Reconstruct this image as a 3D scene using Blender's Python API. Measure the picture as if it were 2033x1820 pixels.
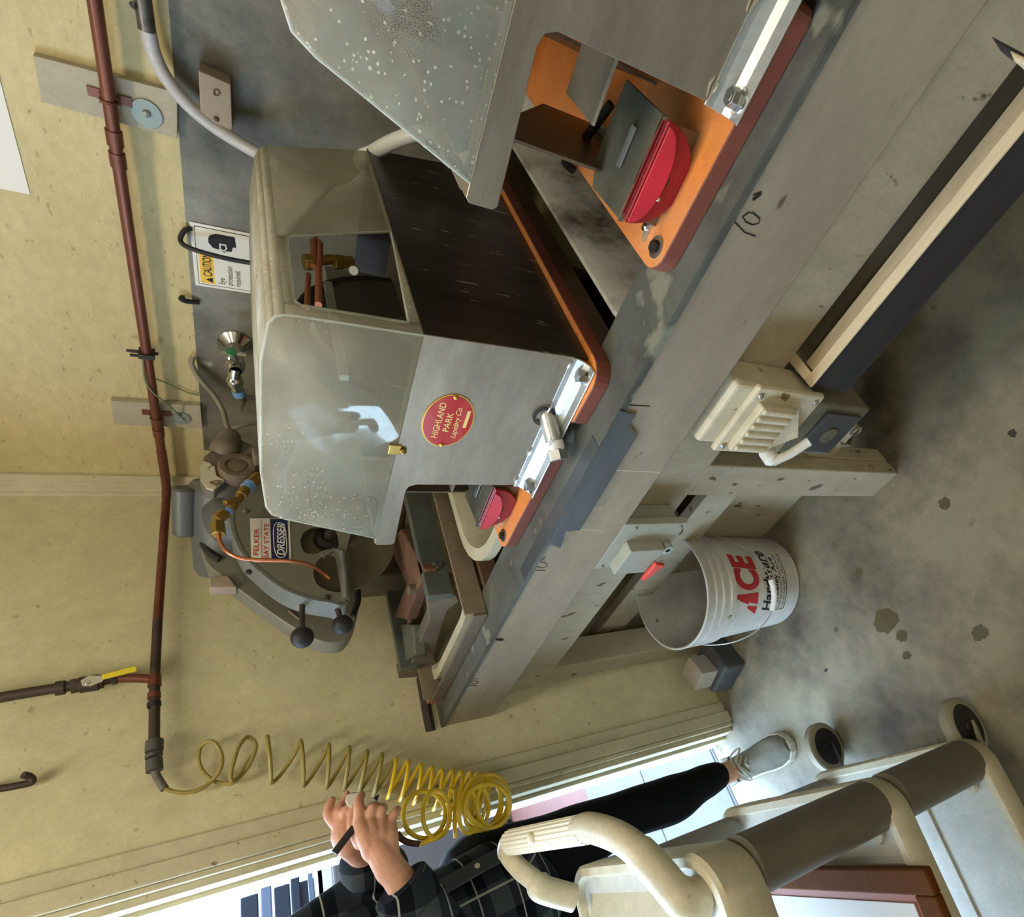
import bpy, math, random
from mathutils import Vector, Matrix
random.seed(7)
PI = math.pi
sc = bpy.context.scene
for o in list(bpy.data.objects): bpy.data.objects.remove(o)
COL = sc.collection

# ------------------------------------------------------------------ camera
FPX = 1141.1; PPX, PPY = 1193.7, 1038.4; W, H = 2033.0, 1820.0
CAM = Vector((0.0, 0.0, 1.33))
_R = Matrix(((-0.34757655, -0.40444934, -0.8459381), (-0.77984811, 0.62560579, 0.02131488), (0.52060299, 0.66711178, -0.53285495)))
cd = bpy.data.cameras.new('camera'); cam = bpy.data.objects.new('camera', cd); COL.objects.link(cam)
ex = Vector(_R[0]).normalized()                      # image right in the world
ez = -Vector(_R[2]).normalized()                     # backwards
ey = ez.cross(ex).normalized(); ex = ey.cross(ez)
rot = Matrix((ex, ey, ez)).transposed()
cam.matrix_world = Matrix.Translation(CAM) @ rot.to_4x4()
cd.sensor_fit = 'HORIZONTAL'; cd.sensor_width = 36.0; cd.lens = FPX / W * 36.0
cd.shift_x = (W / 2 - PPX) / W; cd.shift_y = (PPY - H / 2) / W
cd.clip_start = 0.02; cd.clip_end = 200
sc.camera = cam

def P(px, py, ax, val):
    """point of the room on the plane ax=val that the photograph shows at (px, py)"""
    c = Vector(((px - PPX) / FPX, (py - PPY) / FPX, 1.0))
    d = ex * c.x + (-ey) * c.y + (-ez)
    a = 'xyz'.index(ax)
    return CAM + d * ((val - CAM[a]) / d[a])

# ------------------------------------------------------------------ world, lights, exposure
wd = bpy.data.worlds.new('world'); sc.world = wd; wd.use_nodes = True
bg = wd.node_tree.nodes['Background']; bg.inputs[0].default_value = (0.52, 0.73, 1.0, 1); bg.inputs[1].default_value = 17.0
sc.view_settings.view_transform = 'Standard'; sc.view_settings.look = 'None'
sc.view_settings.gamma = 1.0; sc.view_settings.use_curve_mapping = False
sc.view_settings.exposure = 0.08

def area(name, loc, size, size_y, power, color, rotm):
    l = bpy.data.lights.new(name, 'AREA'); l.shape = 'RECTANGLE'; l.size = size; l.size_y = size_y; l.energy = power; l.color = color
    o = bpy.data.objects.new(name, l); COL.objects.link(o); o.location = loc; o.rotation_euler = rotm
    return o
area('ceiling_lamp_light', (0.15, 0.55, 2.56), 0.30, 1.2, 18, (1.0, 0.90, 0.74), (0, 0, 0))
area('ceiling_lamp_light_rear', (-1.0, -1.4, 2.56), 0.30, 1.2, 13, (1.0, 0.91, 0.78), (0, 0, 0))
# unseen fill light added behind and left of the camera
area('side_fill_light', (-2.35, -1.9, 1.25), 1.8, 2.0, 13, (1.0, 0.95, 0.88), (0, -PI / 2, 0))

# ------------------------------------------------------------------ materials
MATS = {}
def _nt(name):
    m = bpy.data.materials.new(name); m.use_nodes = True
    return m, m.node_tree.nodes, m.node_tree.links, m.node_tree.nodes['Principled BSDF']
def S(r, g, b):
    f = lambda c: (c / 255.0 / 12.92) if c / 255.0 <= 0.04045 else ((c / 255.0 + 0.055) / 1.055) ** 2.4
    return (f(r), f(g), f(b), 1.0)
def mat(name, col, rough=0.6, metal=0.0, col2=None, scale=8.0, amt=0.5, spots=None, spot_scale=60.0, spot_th=0.66, bump=0.0, bump_scale=40.0,
        stretch=(1, 1, 1), coat=0.0, detail=6.0, lo=0.35, hi=0.7, spec=None, emit=None, grain=0.07):
    if name in MATS: return MATS[name]
    m, N, L, B = _nt(name)
    B.inputs['Roughness'].default_value = rough; B.inputs['Metallic'].default_value = metal
    B.inputs['Base Color'].default_value = col
    if coat: B.inputs['Coat Weight'].default_value = coat
    if spec is not None: B.inputs['Specular IOR Level'].default_value = spec
    tc = N.new('ShaderNodeTexCoord'); mp = N.new('ShaderNodeMapping'); mp.inputs['Scale'].default_value = stretch
    L.new(tc.outputs['Object'], mp.inputs['Vector'])
    cur = None
    if col2 is not None:
        n = N.new('ShaderNodeTexNoise'); n.inputs['Scale'].default_value = scale; n.inputs['Detail'].default_value = detail; n.inputs['Roughness'].default_value = 0.65
        L.new(mp.outputs[0], n.inputs['Vector'])
        r = N.new('ShaderNodeMapRange'); r.inputs['From Min'].default_value = lo; r.inputs['From Max'].default_value = hi; r.inputs['To Max'].default_value = amt
        L.new(n.outputs['Fac'], r.inputs['Value'])
        x = N.new('ShaderNodeMix'); x.data_type = 'RGBA'; x.inputs['A'].default_value = col; x.inputs['B'].default_value = col2
        L.new(r.outputs[0], x.inputs['Factor']); cur = x.outputs['Result']
    if spots is not None:
        n = N.new('ShaderNodeTexNoise'); n.inputs['Scale'].default_value = spot_scale; n.inputs['Detail'].default_value = 3.0
        L.new(mp.outputs[0], n.inputs['Vector'])
        r = N.new('ShaderNodeMapRange'); r.inputs['From Min'].default_value = spot_th; r.inputs['From Max'].default_value = spot_th + 0.05
        L.new(n.outputs['Fac'], r.inputs['Value'])
        x = N.new('ShaderNodeMix'); x.data_type = 'RGBA'; x.inputs['A'].default_value = col; x.inputs['B'].default_value = spots
        if cur is not None: L.new(cur, x.inputs['A'])
        L.new(r.outputs[0], x.inputs['Factor']); cur = x.outputs['Result']
    if col2 is not None and grain:
        for sc_, lo_, hi_ in ((170, 1 - grain, 1 + grain * .6), (26, 1 - grain * 1.3, 1 + grain * .7)):
            n = N.new('ShaderNodeTexNoise'); n.inputs['Scale'].default_value = sc_; n.inputs['Detail'].default_value = 4.0; n.inputs['Roughness'].default_value = .7
            L.new(mp.outputs[0], n.inputs['Vector'])
            r = N.new('ShaderNodeMapRange'); r.inputs['From Min'].default_value = .35; r.inputs['From Max'].default_value = .65; r.inputs['To Min'].default_value = lo_; r.inputs['To Max'].default_value = hi_
            L.new(n.outputs['Fac'], r.inputs['Value'])
            x = N.new('ShaderNodeMix'); x.data_type = 'RGBA'; x.blend_type = 'MULTIPLY'; x.inputs['Factor'].default_value = 1.0
            L.new(cur, x.inputs['A']); L.new(r.outputs[0], x.inputs['B']); cur = x.outputs['Result']
    if cur is not None: L.new(cur, B.inputs['Base Color'])
    if bump:
        n = N.new('ShaderNodeTexNoise'); n.inputs['Scale'].default_value = bump_scale; n.inputs['Detail'].default_value = 5.0
        L.new(mp.outputs[0], n.inputs['Vector'])
        b = N.new('ShaderNodeBump'); b.inputs['Strength'].default_value = bump; b.inputs['Distance'].default_value = 0.002
        L.new(n.outputs['Fac'], b.inputs['Height']); L.new(b.outputs[0], B.inputs['Normal'])
    if emit:
        B.inputs['Emission Color'].default_value = emit[0]; B.inputs['Emission Strength'].default_value = emit[1]
    MATS[name] = m
    return m

def acrylic(name, tint, haze, specks, th=0.60, sscale=90.0, fog=None):
    """thin scuffed clear plastic: see-through mixed with dusty white haze and splash specks"""
    m, N, L, B = _nt(name)
    out = N['Material Output']; N.remove(B)
    tr = N.new('ShaderNodeBsdfTransparent'); tr.inputs[0].default_value = tint
    df = N.new('ShaderNodeBsdfDiffuse'); df.inputs[0].default_value = specks
    gl = N.new('ShaderNodeBsdfGlossy'); gl.inputs['Roughness'].default_value = 0.06
    fr = N.new('ShaderNodeFresnel'); fr.inputs['IOR'].default_value = 1.4
    tc = N.new('ShaderNodeTexCoord')
    n1 = N.new('ShaderNodeTexNoise'); n1.inputs['Scale'].default_value = 9; n1.inputs['Detail'].default_value = 8; n1.inputs['Roughness'].default_value = .7
    n2 = N.new('ShaderNodeTexVoronoi'); n2.inputs['Scale'].default_value = 190
    n4 = N.new('ShaderNodeTexVoronoi'); n4.inputs['Scale'].default_value = 95
    n3 = N.new('ShaderNodeTexNoise'); n3.inputs['Scale'].default_value = 5.0; n3.inputs['Detail'].default_value = 3
    for n in (n1, n2, n3, n4): L.new(tc.outputs['Object'], n.inputs['Vector'])
    r1 = N.new('ShaderNodeMapRange'); r1.inputs['From Min'].default_value = 0.3; r1.inputs['From Max'].default_value = 0.75
    r1.inputs['To Min'].default_value = haze * 0.6; r1.inputs['To Max'].default_value = haze * 1.4
    L.new(n1.outputs['Fac'], r1.inputs['Value'])
    # small splash dots of random size, gathered in patches
    def dots(v, thr):
        sz = N.new('ShaderNodeSeparateColor'); L.new(v.outputs['Color'], sz.inputs[0])
        m_ = N.new('ShaderNodeMath'); m_.operation = 'MULTIPLY'; m_.inputs[1].default_value = thr; L.new(sz.outputs[0], m_.inputs[0])
        l_ = N.new('ShaderNodeMath'); l_.operation = 'LESS_THAN'; L.new(v.outputs['Distance'], l_.inputs[0]); L.new(m_.outputs[0], l_.inputs[1])
        g_ = N.new('ShaderNodeMath'); g_.operation = 'GREATER_THAN'; g_.inputs[1].default_value = .5; L.new(sz.outputs[1], g_.inputs[0])
        o_ = N.new('ShaderNodeMath'); o_.operation = 'MULTIPLY'; L.new(l_.outputs[0], o_.inputs[0]); L.new(g_.outputs[0], o_.inputs[1]); return o_
    d1 = dots(n2, .30); d2 = dots(n4, .16)
    mm = N.new('ShaderNodeMath'); mm.operation = 'MAXIMUM'; L.new(d1.outputs[0], mm.inputs[0]); L.new(d2.outputs[0], mm.inputs[1])
    r3 = N.new('ShaderNodeMapRange'); r3.inputs['From Min'].default_value = 0.40; r3.inputs['From Max'].default_value = 0.62; r3.inputs['To Max'].default_value = .45
    L.new(n3.outputs['Fac'], r3.inputs['Value'])
    mu = N.new('ShaderNodeMath'); mu.operation = 'MULTIPLY'; L.new(mm.outputs[0], mu.inputs[0]); L.new(r3.outputs[0], mu.inputs[1])
    ad = N.new('ShaderNodeMath'); ad.operation = 'ADD'; ad.use_clamp = True; L.new(r1.outputs[0], ad.inputs[0]); L.new(mu.outputs[0], ad.inputs[1])
    a = N.new('ShaderNodeMixShader'); L.new(ad.outputs[0], a.inputs[0]); L.new(tr.outputs[0], a.inputs[1]); L.new(df.outputs[0], a.inputs[2])
    fm = N.new('ShaderNodeMath'); fm.operation = 'MULTIPLY'; fm.inputs[1].default_value = .16; L.new(fr.outputs[0], fm.inputs[0])
    b = N.new('ShaderNodeMixShader'); L.new(fm.outputs[0], b.inputs[0]); L.new(a.outputs[0], b.inputs[1]); L.new(gl.outputs[0], b.inputs[2])
    L.new(b.outputs[0], out.inputs['Surface'])
    MATS[name] = m
    return m

def plaid(name):
    m, N, L, B = _nt(name); B.inputs['Roughness'].default_value = 0.95; B.inputs['Specular IOR Level'].default_value = 0.1
    tc = N.new('ShaderNodeTexCoord'); mp = N.new('ShaderNodeMapping'); mp.inputs['Rotation'].default_value = (0.0, 0.06, 0.6)
    L.new(tc.outputs['Object'], mp.inputs['Vector']); sx = N.new('ShaderNodeSeparateXYZ'); L.new(mp.outputs[0], sx.inputs[0])
    def band(out, period, duty, off=0.0):
        a = N.new('ShaderNodeMath'); a.operation = 'ADD'; a.inputs[1].default_value = 10 + off; L.new(out, a.inputs[0])
        d = N.new('ShaderNodeMath'); d.operation = 'DIVIDE'; d.inputs[1].default_value = period; L.new(a.outputs[0], d.inputs[0])
        f = N.new('ShaderNodeMath'); f.operation = 'FRACT'; L.new(d.outputs[0], f.inputs[0])
        l = N.new('ShaderNodeMath'); l.operation = 'LESS_THAN'; l.inputs[1].default_value = duty; L.new(f.outputs[0], l.inputs[0]); return l.outputs[0]
    per = 0.085
    bx_, bz_ = band(sx.outputs['X'], per, 0.5), band(sx.outputs['Z'], per, 0.5)
    lx, lz = band(sx.outputs['X'], per * 2, 0.018, 0.05), band(sx.outputs['Z'], per * 1.0, 0.035, 0.02)
    s = N.new('ShaderNodeMath'); s.operation = 'ADD'; L.new(bx_, s.inputs[0]); L.new(bz_, s.inputs[1])
    h = N.new('ShaderNodeMath'); h.operation = 'MULTIPLY'; h.inputs[1].default_value = 0.5; L.new(s.outputs[0], h.inputs[0])
    rp = N.new('ShaderNodeValToRGB'); rp.color_ramp.interpolation = 'CONSTANT'
    e = rp.color_ramp.elements; e[0].position = 0; e[0].color = S(14, 17, 24); e[1].position = 0.4; e[1].color = S(36, 42, 48)
    q = e.new(0.9); q.color = S(62, 68, 70); L.new(h.outputs[0], rp.inputs[0])
    mx = N.new('ShaderNodeMath'); mx.operation = 'MAXIMUM'; L.new(lx, mx.inputs[0]); L.new(lz, mx.inputs[1])
    x = N.new('ShaderNodeMix'); x.data_type = 'RGBA'; x.inputs['B'].default_value = S(150, 150, 140); L.new(rp.outputs[0], x.inputs['A']); L.new(mx.outputs[0], x.inputs['Factor'])
    L.new(x.outputs['Result'], B.inputs['Base Color']); MATS[name] = m; return m

CREAM = mat('wall_paint', S(202, 186, 138), 0.75, col2=S(170, 155, 110), scale=2.2, amt=0.45, spots=S(168, 152, 110), spot_scale=48, spot_th=0.655, bump=0.25, bump_scale=26, stretch=(1, 1, 2.2))
CREAM2 = mat('back_wall_paint', S(206, 199, 160), 0.75, col2=S(182, 170, 128), scale=2.6, amt=0.4, spots=S(172, 160, 122), spot_scale=54, spot_th=0.675, bump=0.3, bump_scale=26)
TRIMM = mat('trim_paint', S(198, 190, 158), 0.6, col2=S(170, 160, 126), scale=5, amt=0.4, spots=S(120, 105, 78), spot_scale=60, spot_th=0.7)
CONC = mat('concrete_floor', S(140, 132, 108), 0.5, col2=S(66, 58, 50), scale=3.0, amt=0.95, lo=.42, hi=.66, detail=9, spots=S(92, 82, 52), spot_scale=9, spot_th=0.68, bump=0.2, bump_scale=60)
BENCHP = mat('bench_paint', S(158, 144, 122), 0.65, col2=S(118, 107, 88), scale=4, amt=0.55, spots=S(84, 72, 55), spot_scale=50, spot_th=0.70, bump=0.15, bump_scale=20, stretch=(1, 0.35, 1))
LEGP = mat('leg_paint', S(176, 164, 138), 0.7, col2=S(136, 122, 96), scale=5, amt=0.5, spots=S(90, 75, 52), spot_scale=42, spot_th=0.66, stretch=(1, 1, 0.5), bump=0.2)
RAWWOOD = mat('raw_wood', S(124, 96, 70), 0.8, col2=S(78, 58, 42), scale=7, amt=0.8, stretch=(1, 1, 0.15), bump=0.2)
PLYEDGE = mat('ply_edge', S(214, 196, 160), 0.75, col2=S(160, 138, 104), scale=6, amt=0.6, stretch=(2, 0.15, 1))
PLYTOP = mat('ply_inside', S(150, 138, 112), 0.8, col2=S(96, 80, 58), scale=6, amt=0.8, stretch=(2, 0.3, 1), bump=0.2)
BLACKP = mat('black_paint_wood', S(34, 34, 37), 0.55, col2=S(62, 58, 54), scale=10, amt=0.6, stretch=(1, 0.1, 3), spots=S(110, 104, 92), spot_scale=30, spot_th=0.74)
SHEET = mat('galvanized_sheet', S(140, 134, 118), 0.55, 0.3, col2=S(74, 72, 62), scale=3.0, amt=0.95, lo=.4, hi=.65, spots=S(170, 166, 145), spot_scale=9, spot_th=0.74)
BENCHSHEET = mat('bench_sheet', S(120, 122, 112), 0.5, 0.5, col2=S(70, 68, 62), scale=7, amt=0.9, spots=S(150, 150, 132), spot_scale=14, spot_th=0.62)
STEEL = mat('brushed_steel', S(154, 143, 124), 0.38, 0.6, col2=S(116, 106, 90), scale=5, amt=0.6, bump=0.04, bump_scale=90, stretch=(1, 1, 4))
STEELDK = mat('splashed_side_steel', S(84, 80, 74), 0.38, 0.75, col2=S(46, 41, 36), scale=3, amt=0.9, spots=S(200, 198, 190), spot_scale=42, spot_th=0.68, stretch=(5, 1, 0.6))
ALU = mat('bare_aluminium', S(196, 200, 196), 0.35, 0.75, col2=S(160, 162, 156), scale=8, amt=0.5)
CHROME = mat('chrome', S(210, 210, 208), 0.18, 1.0)
BOLT = mat('bolt_steel', S(160, 160, 156), 0.3, 0.9)
DARKM = mat('dark_metal', S(44, 42, 40), 0.5, 0.4, col2=S(70, 62, 54), scale=12, amt=0.6)
ORANGE = mat('orange_plate_top', S(226, 132, 56), 0.42, col2=S(222, 160, 110), scale=7, amt=0.8, spots=S(160, 84, 30), spot_scale=26, spot_th=0.70)
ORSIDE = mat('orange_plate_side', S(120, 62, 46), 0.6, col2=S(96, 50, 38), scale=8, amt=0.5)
RED = mat('red_casting', S(150, 18, 26), 0.45, col2=S(104, 12, 18), scale=12, amt=0.5, spots=S(200, 120, 120), spot_scale=30, spot_th=0.7)
REDENAMEL = mat('red_enamel', S(168, 18, 22), 0.25, coat=0.4)
GOLD = mat('gold', S(206, 170, 84), 0.3, 0.8)
GOLDINK = mat('gold_lettering', S(228, 200, 120), 0.4, 0.3)
COPPER = mat('copper_pipe_metal', S(128, 76, 58), 0.42, 0.45, col2=S(78, 46, 36), scale=10, amt=0.8, stretch=(1, 0.4, 1))
COPPERB = mat('bright_copper', S(206, 130, 96), 0.3, 0.8)
PIPEDK = mat('dark_iron_pipe', S(78, 66, 58), 0.55, 0.4, col2=S(54, 44, 40), scale=14, amt=0.7)
BRASS = mat('brass', S(168, 138, 70), 0.35, 0.8, col2=S(120, 96, 50), scale=30, amt=0.5)
YELLOW = mat('yellow_hose', S(226, 190, 38), 0.35, col2=S(190, 158, 50), scale=10, amt=0.5)
YELHANDLE = mat('yellow_vinyl', S(226, 206, 46), 0.4)
BLKRUB = mat('black_rubber', S(28, 28, 29), 0.6)
BLKINK = mat('black_ink', S(24, 22, 24), 0.7)
WHITEP = mat('white_plastic', S(222, 222, 214), 0.45, col2=S(184, 180, 164), scale=5, amt=0.5)
PAPER = mat('white_paper', S(226, 222, 214), 0.8)
STRIPW = mat('wall_strip_paint', S(174, 165, 142), 0.7, col2=S(160, 150, 126), scale=6, amt=0.4)
GREYSW = mat('grey_switch_box', S(168, 168, 152), 0.5, col2=S(132, 130, 114), scale=8, amt=0.5)
OLDSW = mat('old_switch_enamel', S(206, 196, 168), 0.5, col2=S(160, 144, 110), scale=9, amt=0.7, spots=S(112, 92, 62), spot_scale=30, spot_th=0.66)
OLDSW2 = mat('old_switch_lower', S(112, 106, 86), 0.6, col2=S(70, 66, 54), scale=14, amt=0.8)
REDLEV = mat('red_lever', S(224, 74, 56), 0.45)
CARTB = mat('beige_cart_plastic', S(206, 198, 172), 0.42, col2=S(186, 176, 146), scale=4, amt=0.4, spots=S(130, 118, 92), spot_scale=60, spot_th=0.74)
CARTPOST = mat('grey_cart_post', S(104, 98, 84), 0.5, col2=S(86, 80, 68), scale=6, amt=0.5)
CARTPOST2 = mat('light_grey_cart_post', S(138, 136, 128), 0.5)
FRAMEW = mat('stained_frame_wood', S(98, 58, 10), 0.75, spec=.15, col2=S(88, 42, 10), scale=6, amt=0.8, stretch=(0.5, 3, 3))
SHELFTOP = mat('cart_shelf_white', S(208, 206, 194), 0.4, col2=S(150, 146, 132), scale=4, amt=0.45, spots=S(96, 92, 84), spot_scale=50, spot_th=0.74)
SLAB = mat('green_grey_steel_rail', S(106, 112, 102), 0.5, 0.3, col2=S(78, 82, 74), scale=10, amt=0.8, spots=S(150, 154, 140), spot_scale=50, spot_th=0.7)
CAST = mat('grey_casting', S(126, 116, 100), 0.6, 0.2, col2=S(88, 78, 64), scale=12, amt=0.8)
RUST = mat('rusty_casting', S(120, 88, 66), 0.75, col2=S(88, 54, 36), scale=14, amt=0.9)
TANSTEEL = mat('dusty_tan_steel', S(140, 124, 102), 0.7, col2=S(112, 98, 78), scale=16, amt=0.8)
CREAMTUB = mat('cream_fibreglass', S(206, 200, 172), 0.4, col2=S(160, 150, 120), scale=5, amt=0.6)
WHITETUB = mat('white_wet_tub', S(214, 212, 204), 0.15, col2=S(80, 66, 50), scale=6, amt=0.9, lo=0.5, hi=0.7)
SAWGREY = mat('saw_olive_grey', S(122, 120, 104), 0.5, 0.1, col2=S(104, 100, 84), scale=6, amt=0.6, spots=S(84, 76, 60), spot_scale=40, spot_th=0.72)
SAWRIM = mat('saw_cast_rim', S(134, 136, 130), 0.4, 0.4, col2=S(104, 106, 100), scale=8, amt=0.6)
MOTOR = mat('motor_blue_grey', S(88, 92, 90), 0.45, 0.1, col2=S(70, 72, 70), scale=6, amt=0.5)
BLADE = mat('saw_blade_steel', S(126, 118, 94), 0.45, 0.3, col2=S(80, 72, 58), scale=5, amt=0.6)
BROWND = mat('brown_exterior_paint', S(36, 25, 22), 0.8, col2=S(28, 20, 18), scale=3, amt=0.5)
SKIN = mat('skin', S(206, 156, 128), 0.6, col2=S(186, 124, 102), scale=14, amt=0.5)
SKIN.node_tree.nodes['Principled BSDF'].inputs['Subsurface Weight'].default_value = 0.08
LEGG = mat('black_leggings', S(9, 9, 11), 0.85, spec=0.15)
SHOE = mat('grey_shoe_mesh', S(134, 132, 118), 0.85, col2=S(88, 86, 76), scale=16, amt=0.8, bump=.3, bump_scale=300)
SHOESOLE = mat('white_sole', S(196, 194, 186), 0.6)
HAIR = mat('brown_hair', S(60, 42, 30), 0.7, col2=S(40, 28, 20), scale=30, amt=0.6, stretch=(4, 4, 0.5))
PLAID = plaid('dark_plaid_flannel')
LABELW = mat('label_white', S(226, 222, 208), 0.5)
NAVY = mat('label_navy', S(30, 42, 84), 0.45)
LABRED = mat('label_red', S(188, 60, 50), 0.5)
ACERED = mat('bucket_red_print', S(176, 34, 40), 0.5)
WARNY = mat('label_yellow', S(236, 190, 50), 0.5)
BUCKW = mat('bucket_white', S(206, 204, 196), 0.4, col2=S(160, 154, 138), scale=5, amt=0.6, spots=S(120, 112, 94), spot_scale=26, spot_th=0.7)
BRAID = mat('braided_clear_hose', S(184, 180, 178), 0.35, col2=S(170, 168, 164), scale=60, amt=0.6)
CABLE = mat('grey_cable', S(134, 126, 108), 0.6)
GREENW = mat('green_wire', S(110, 132, 92), 0.5)
TAPE = mat('black_tape', S(62, 66, 68), 0.42, col2=S(92, 94, 92), scale=9, amt=0.7, stretch=(1, 0.4, 2))
STONE = mat('dark_stone', S(72, 72, 68), 0.7, col2=S(42, 42, 42), scale=14, amt=0.8, bump=0.4)
BLOCKW = mat('painted_wood_block', S(158, 146, 128), 0.7, col2=S(140, 128, 108), scale=8, amt=0.4)
BLUETAPE = mat('blue_thread_tape', S(110, 150, 200), 0.6)
PTFE = mat('white_thread_tape', S(230, 230, 232), 0.6)
DIRTYWHITE = mat('dusty_white_plate', S(196, 188, 160), 0.7, spots=S(110, 96, 70), spot_scale=60, spot_th=0.58)
TILEOUT = mat('outside_tile', S(84, 82, 82), 0.5, col2=S(66, 64, 66), scale=7, amt=0.5, bump=0.15)
PINKOUT = mat('pink_lit_ground', S(96, 62, 56), 0.5, col2=S(78, 52, 48), scale=9, amt=0.5)  # pink of reflected light put into the farther ground's colour
CARDARK = mat('dark_vehicle_glass', S(14, 16, 22), 0.5, spec=.1)
CARBODY = mat('dark_vehicle_paint', S(44, 48, 58), 0.5, spec=.2)
WOODBENCH = mat('weathered_board', S(164, 148, 128), 0.8, col2=S(120, 104, 84), scale=8, amt=0.6)
HOODTOP = acrylic('dusty_acrylic_top', (0.86, 0.87, 0.83, 1), 0.50, S(214, 208, 188))
HOODM = acrylic('scuffed_clear_acrylic', (0.86, 0.87, 0.83, 1), 0.27, S(210, 202, 178))
WASHER = mat('zinc_washer', S(138, 146, 138), 0.5, 0.4)

# ------------------------------------------------------------------ mesh helpers
class MB:
    def __init__(s): s.v = []; s.f = []; s.sm = []; s.mi = []; s.m = 0
    def add(s, vs, fs, smooth=False):
        b = len(s.v); s.v += [tuple(v) for v in vs]
        for f in fs: s.f.append([b + i for i in f]); s.sm.append(smooth); s.mi.append(s.m)
        return s
    def box(s, a, b, rz=0.0, c=None):
        x0, y0, z0 = min(a[0], b[0]), min(a[1], b[1]), min(a[2], b[2]); x1, y1, z1 = max(a[0], b[0]), max(a[1], b[1]), max(a[2], b[2])
        vs = [Vector(p) for p in ((x0, y0, z0), (x1, y0, z0), (x1, y1, z0), (x0, y1, z0), (x0, y0, z1), (x1, y0, z1), (x1, y1, z1), (x0, y1, z1))]
        if rz:
            cc = Vector(c) if c else Vector(((x0 + x1) / 2, (y0 + y1) / 2, 0)); R = Matrix.Rotation(rz, 3, 'Z')
            vs = [R @ (v - cc) + cc for v in vs]
        return s.add(vs, [(0, 3, 2, 1), (4, 5, 6, 7), (0, 1, 5, 4), (1, 2, 6, 5), (2, 3, 7, 6), (3, 0, 4, 7)])
    def obox(s, o, u, v, w):
        o, u, v, w = map(Vector, (o, u, v, w))
        if u.cross(v).dot(w) < 0: o = o + w; w = -w
        vs = [o, o + u, o + u + v, o + v, o + w, o + u + w, o + u + v + w, o + v + w]
        return s.add(vs, [(0, 3, 2, 1), (4, 5, 6, 7), (0, 1, 5, 4), (1, 2, 6, 5), (2, 3, 7, 6), (3, 0, 4, 7)])
    def prism(s, pts, ext, smooth=False):
        pts = [Vector(p) for p in pts]; ext = Vector(ext); n = len(pts)
        nrm = Vector((0, 0, 0))
        for i in range(n): nrm += pts[i].cross(pts[(i + 1) % n])
        if nrm.dot(ext) < 0: pts.reverse()
        vs = pts + [p + ext for p in pts]
        fs = [tuple(range(n - 1, -1, -1)), tuple(range(n, 2 * n))]
        s.add(vs, fs)
        b = len(s.v) - 2 * n
        for i in range(n):
            j = (i + 1) % n; s.f.append([b + i, b + j, b + n + j, b + n + i]); s.sm.append(smooth); s.mi.append(s.m)
        return s
    def tube(s, pts, r, seg=12, closed=False, cap=True, ry=None):
        pts = [Vector(p) for p in pts]; n = len(pts)
        rs = r if isinstance(r, (list, tuple)) else [r] * n
        vs = []; up = None
        for i, p in enumerate(pts):
            if closed: t = pts[(i + 1) % n] - pts[i - 1]
            else: t = pts[min(i + 1, n - 1)] - pts[max(i - 1, 0)]
            if t.length < 1e-9: t = Vector((0, 0, 1))
            t.normalize()
            if up is None: up = t.orthogonal().normalized()
            up = up - t * up.dot(t)
            if up.length < 1e-6: up = t.orthogonal()
            up.normalize(); b = t.cross(up)
            for k in range(seg):
                a = 2 * PI * k / seg; vs.append(p + (up * math.cos(a) + b * math.sin(a)) * rs[i])
        fs = []
        for i in range(n if closed else n - 1):
            for k in range(seg):
                j = (i + 1) % n; fs.append((i * seg + k, i * seg + (k + 1) % seg, j * seg + (k + 1) % seg, j * seg + k))
        s.add(vs, fs, True)
        if cap and not closed:
            b0 = len(s.v) - len(vs)
            s.f.append([b0 + k for k in range(seg - 1, -1, -1)]); s.sm.append(False); s.mi.append(s.m)
            s.f.append([b0 + (n - 1) * seg + k for k in range(seg)]); s.sm.append(False); s.mi.append(s.m)
        return s
    def cyl(s, a, b, r, seg=24, r2=None):
        return s.tube([a, b], [r, r if r2 is None else r2], seg)
    def lathe(s, o, axis, prof, seg=32, smooth=True):
        """prof: list of (distance along axis, radius)"""
        o, axis = Vector(o), Vector(axis).normalized(); u = axis.orthogonal().normalized(); w = axis.cross(u)
        vs = []; n = len(prof)
        for (h, r) in prof:
            for k in range(seg):
                a = 2 * PI * k / seg; vs.append(o + axis * h + (u * math.cos(a) + w * math.sin(a)) * max(r, 1e-5))
        fs = []
        for i in range(n - 1):
            for k in range(seg): fs.append((i * seg + k, i * seg + (k + 1) % seg, (i + 1) * seg + (k + 1) % seg, (i + 1) * seg + k))
        return s.add(vs, fs, smooth)
    def ball(s, c, r, seg=16, sc3=(1, 1, 1)):
        c = Vector(c); vs = []; fs = []; rings = seg // 2
        for i in range(rings + 1):
            ph = PI * i / rings
            for k in range(seg):
                a = 2 * PI * k / seg; vs.append(c + Vector((r * sc3[0] * math.sin(ph) * math.cos(a), r * sc3[1] * math.sin(ph) * math.sin(a), r * sc3[2] * math.cos(ph))))
        for i in range(rings):
            for k in range(seg): fs.append((i * seg + k, (i + 1) * seg + k, (i + 1) * seg + (k + 1) % seg, i * seg + (k + 1) % seg))
        return s.add(vs, fs, True)
    def hexn(s, a, b, r): return s.prism([Vector(a) + (Matrix.Rotation(PI / 3 * k, 3, (Vector(b) - Vector(a)).normalized()) @ ((Vector(b) - Vector(a)).orthogonal().normalized() * r)) for k in range(6)], Vector(b) - Vector(a))
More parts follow.
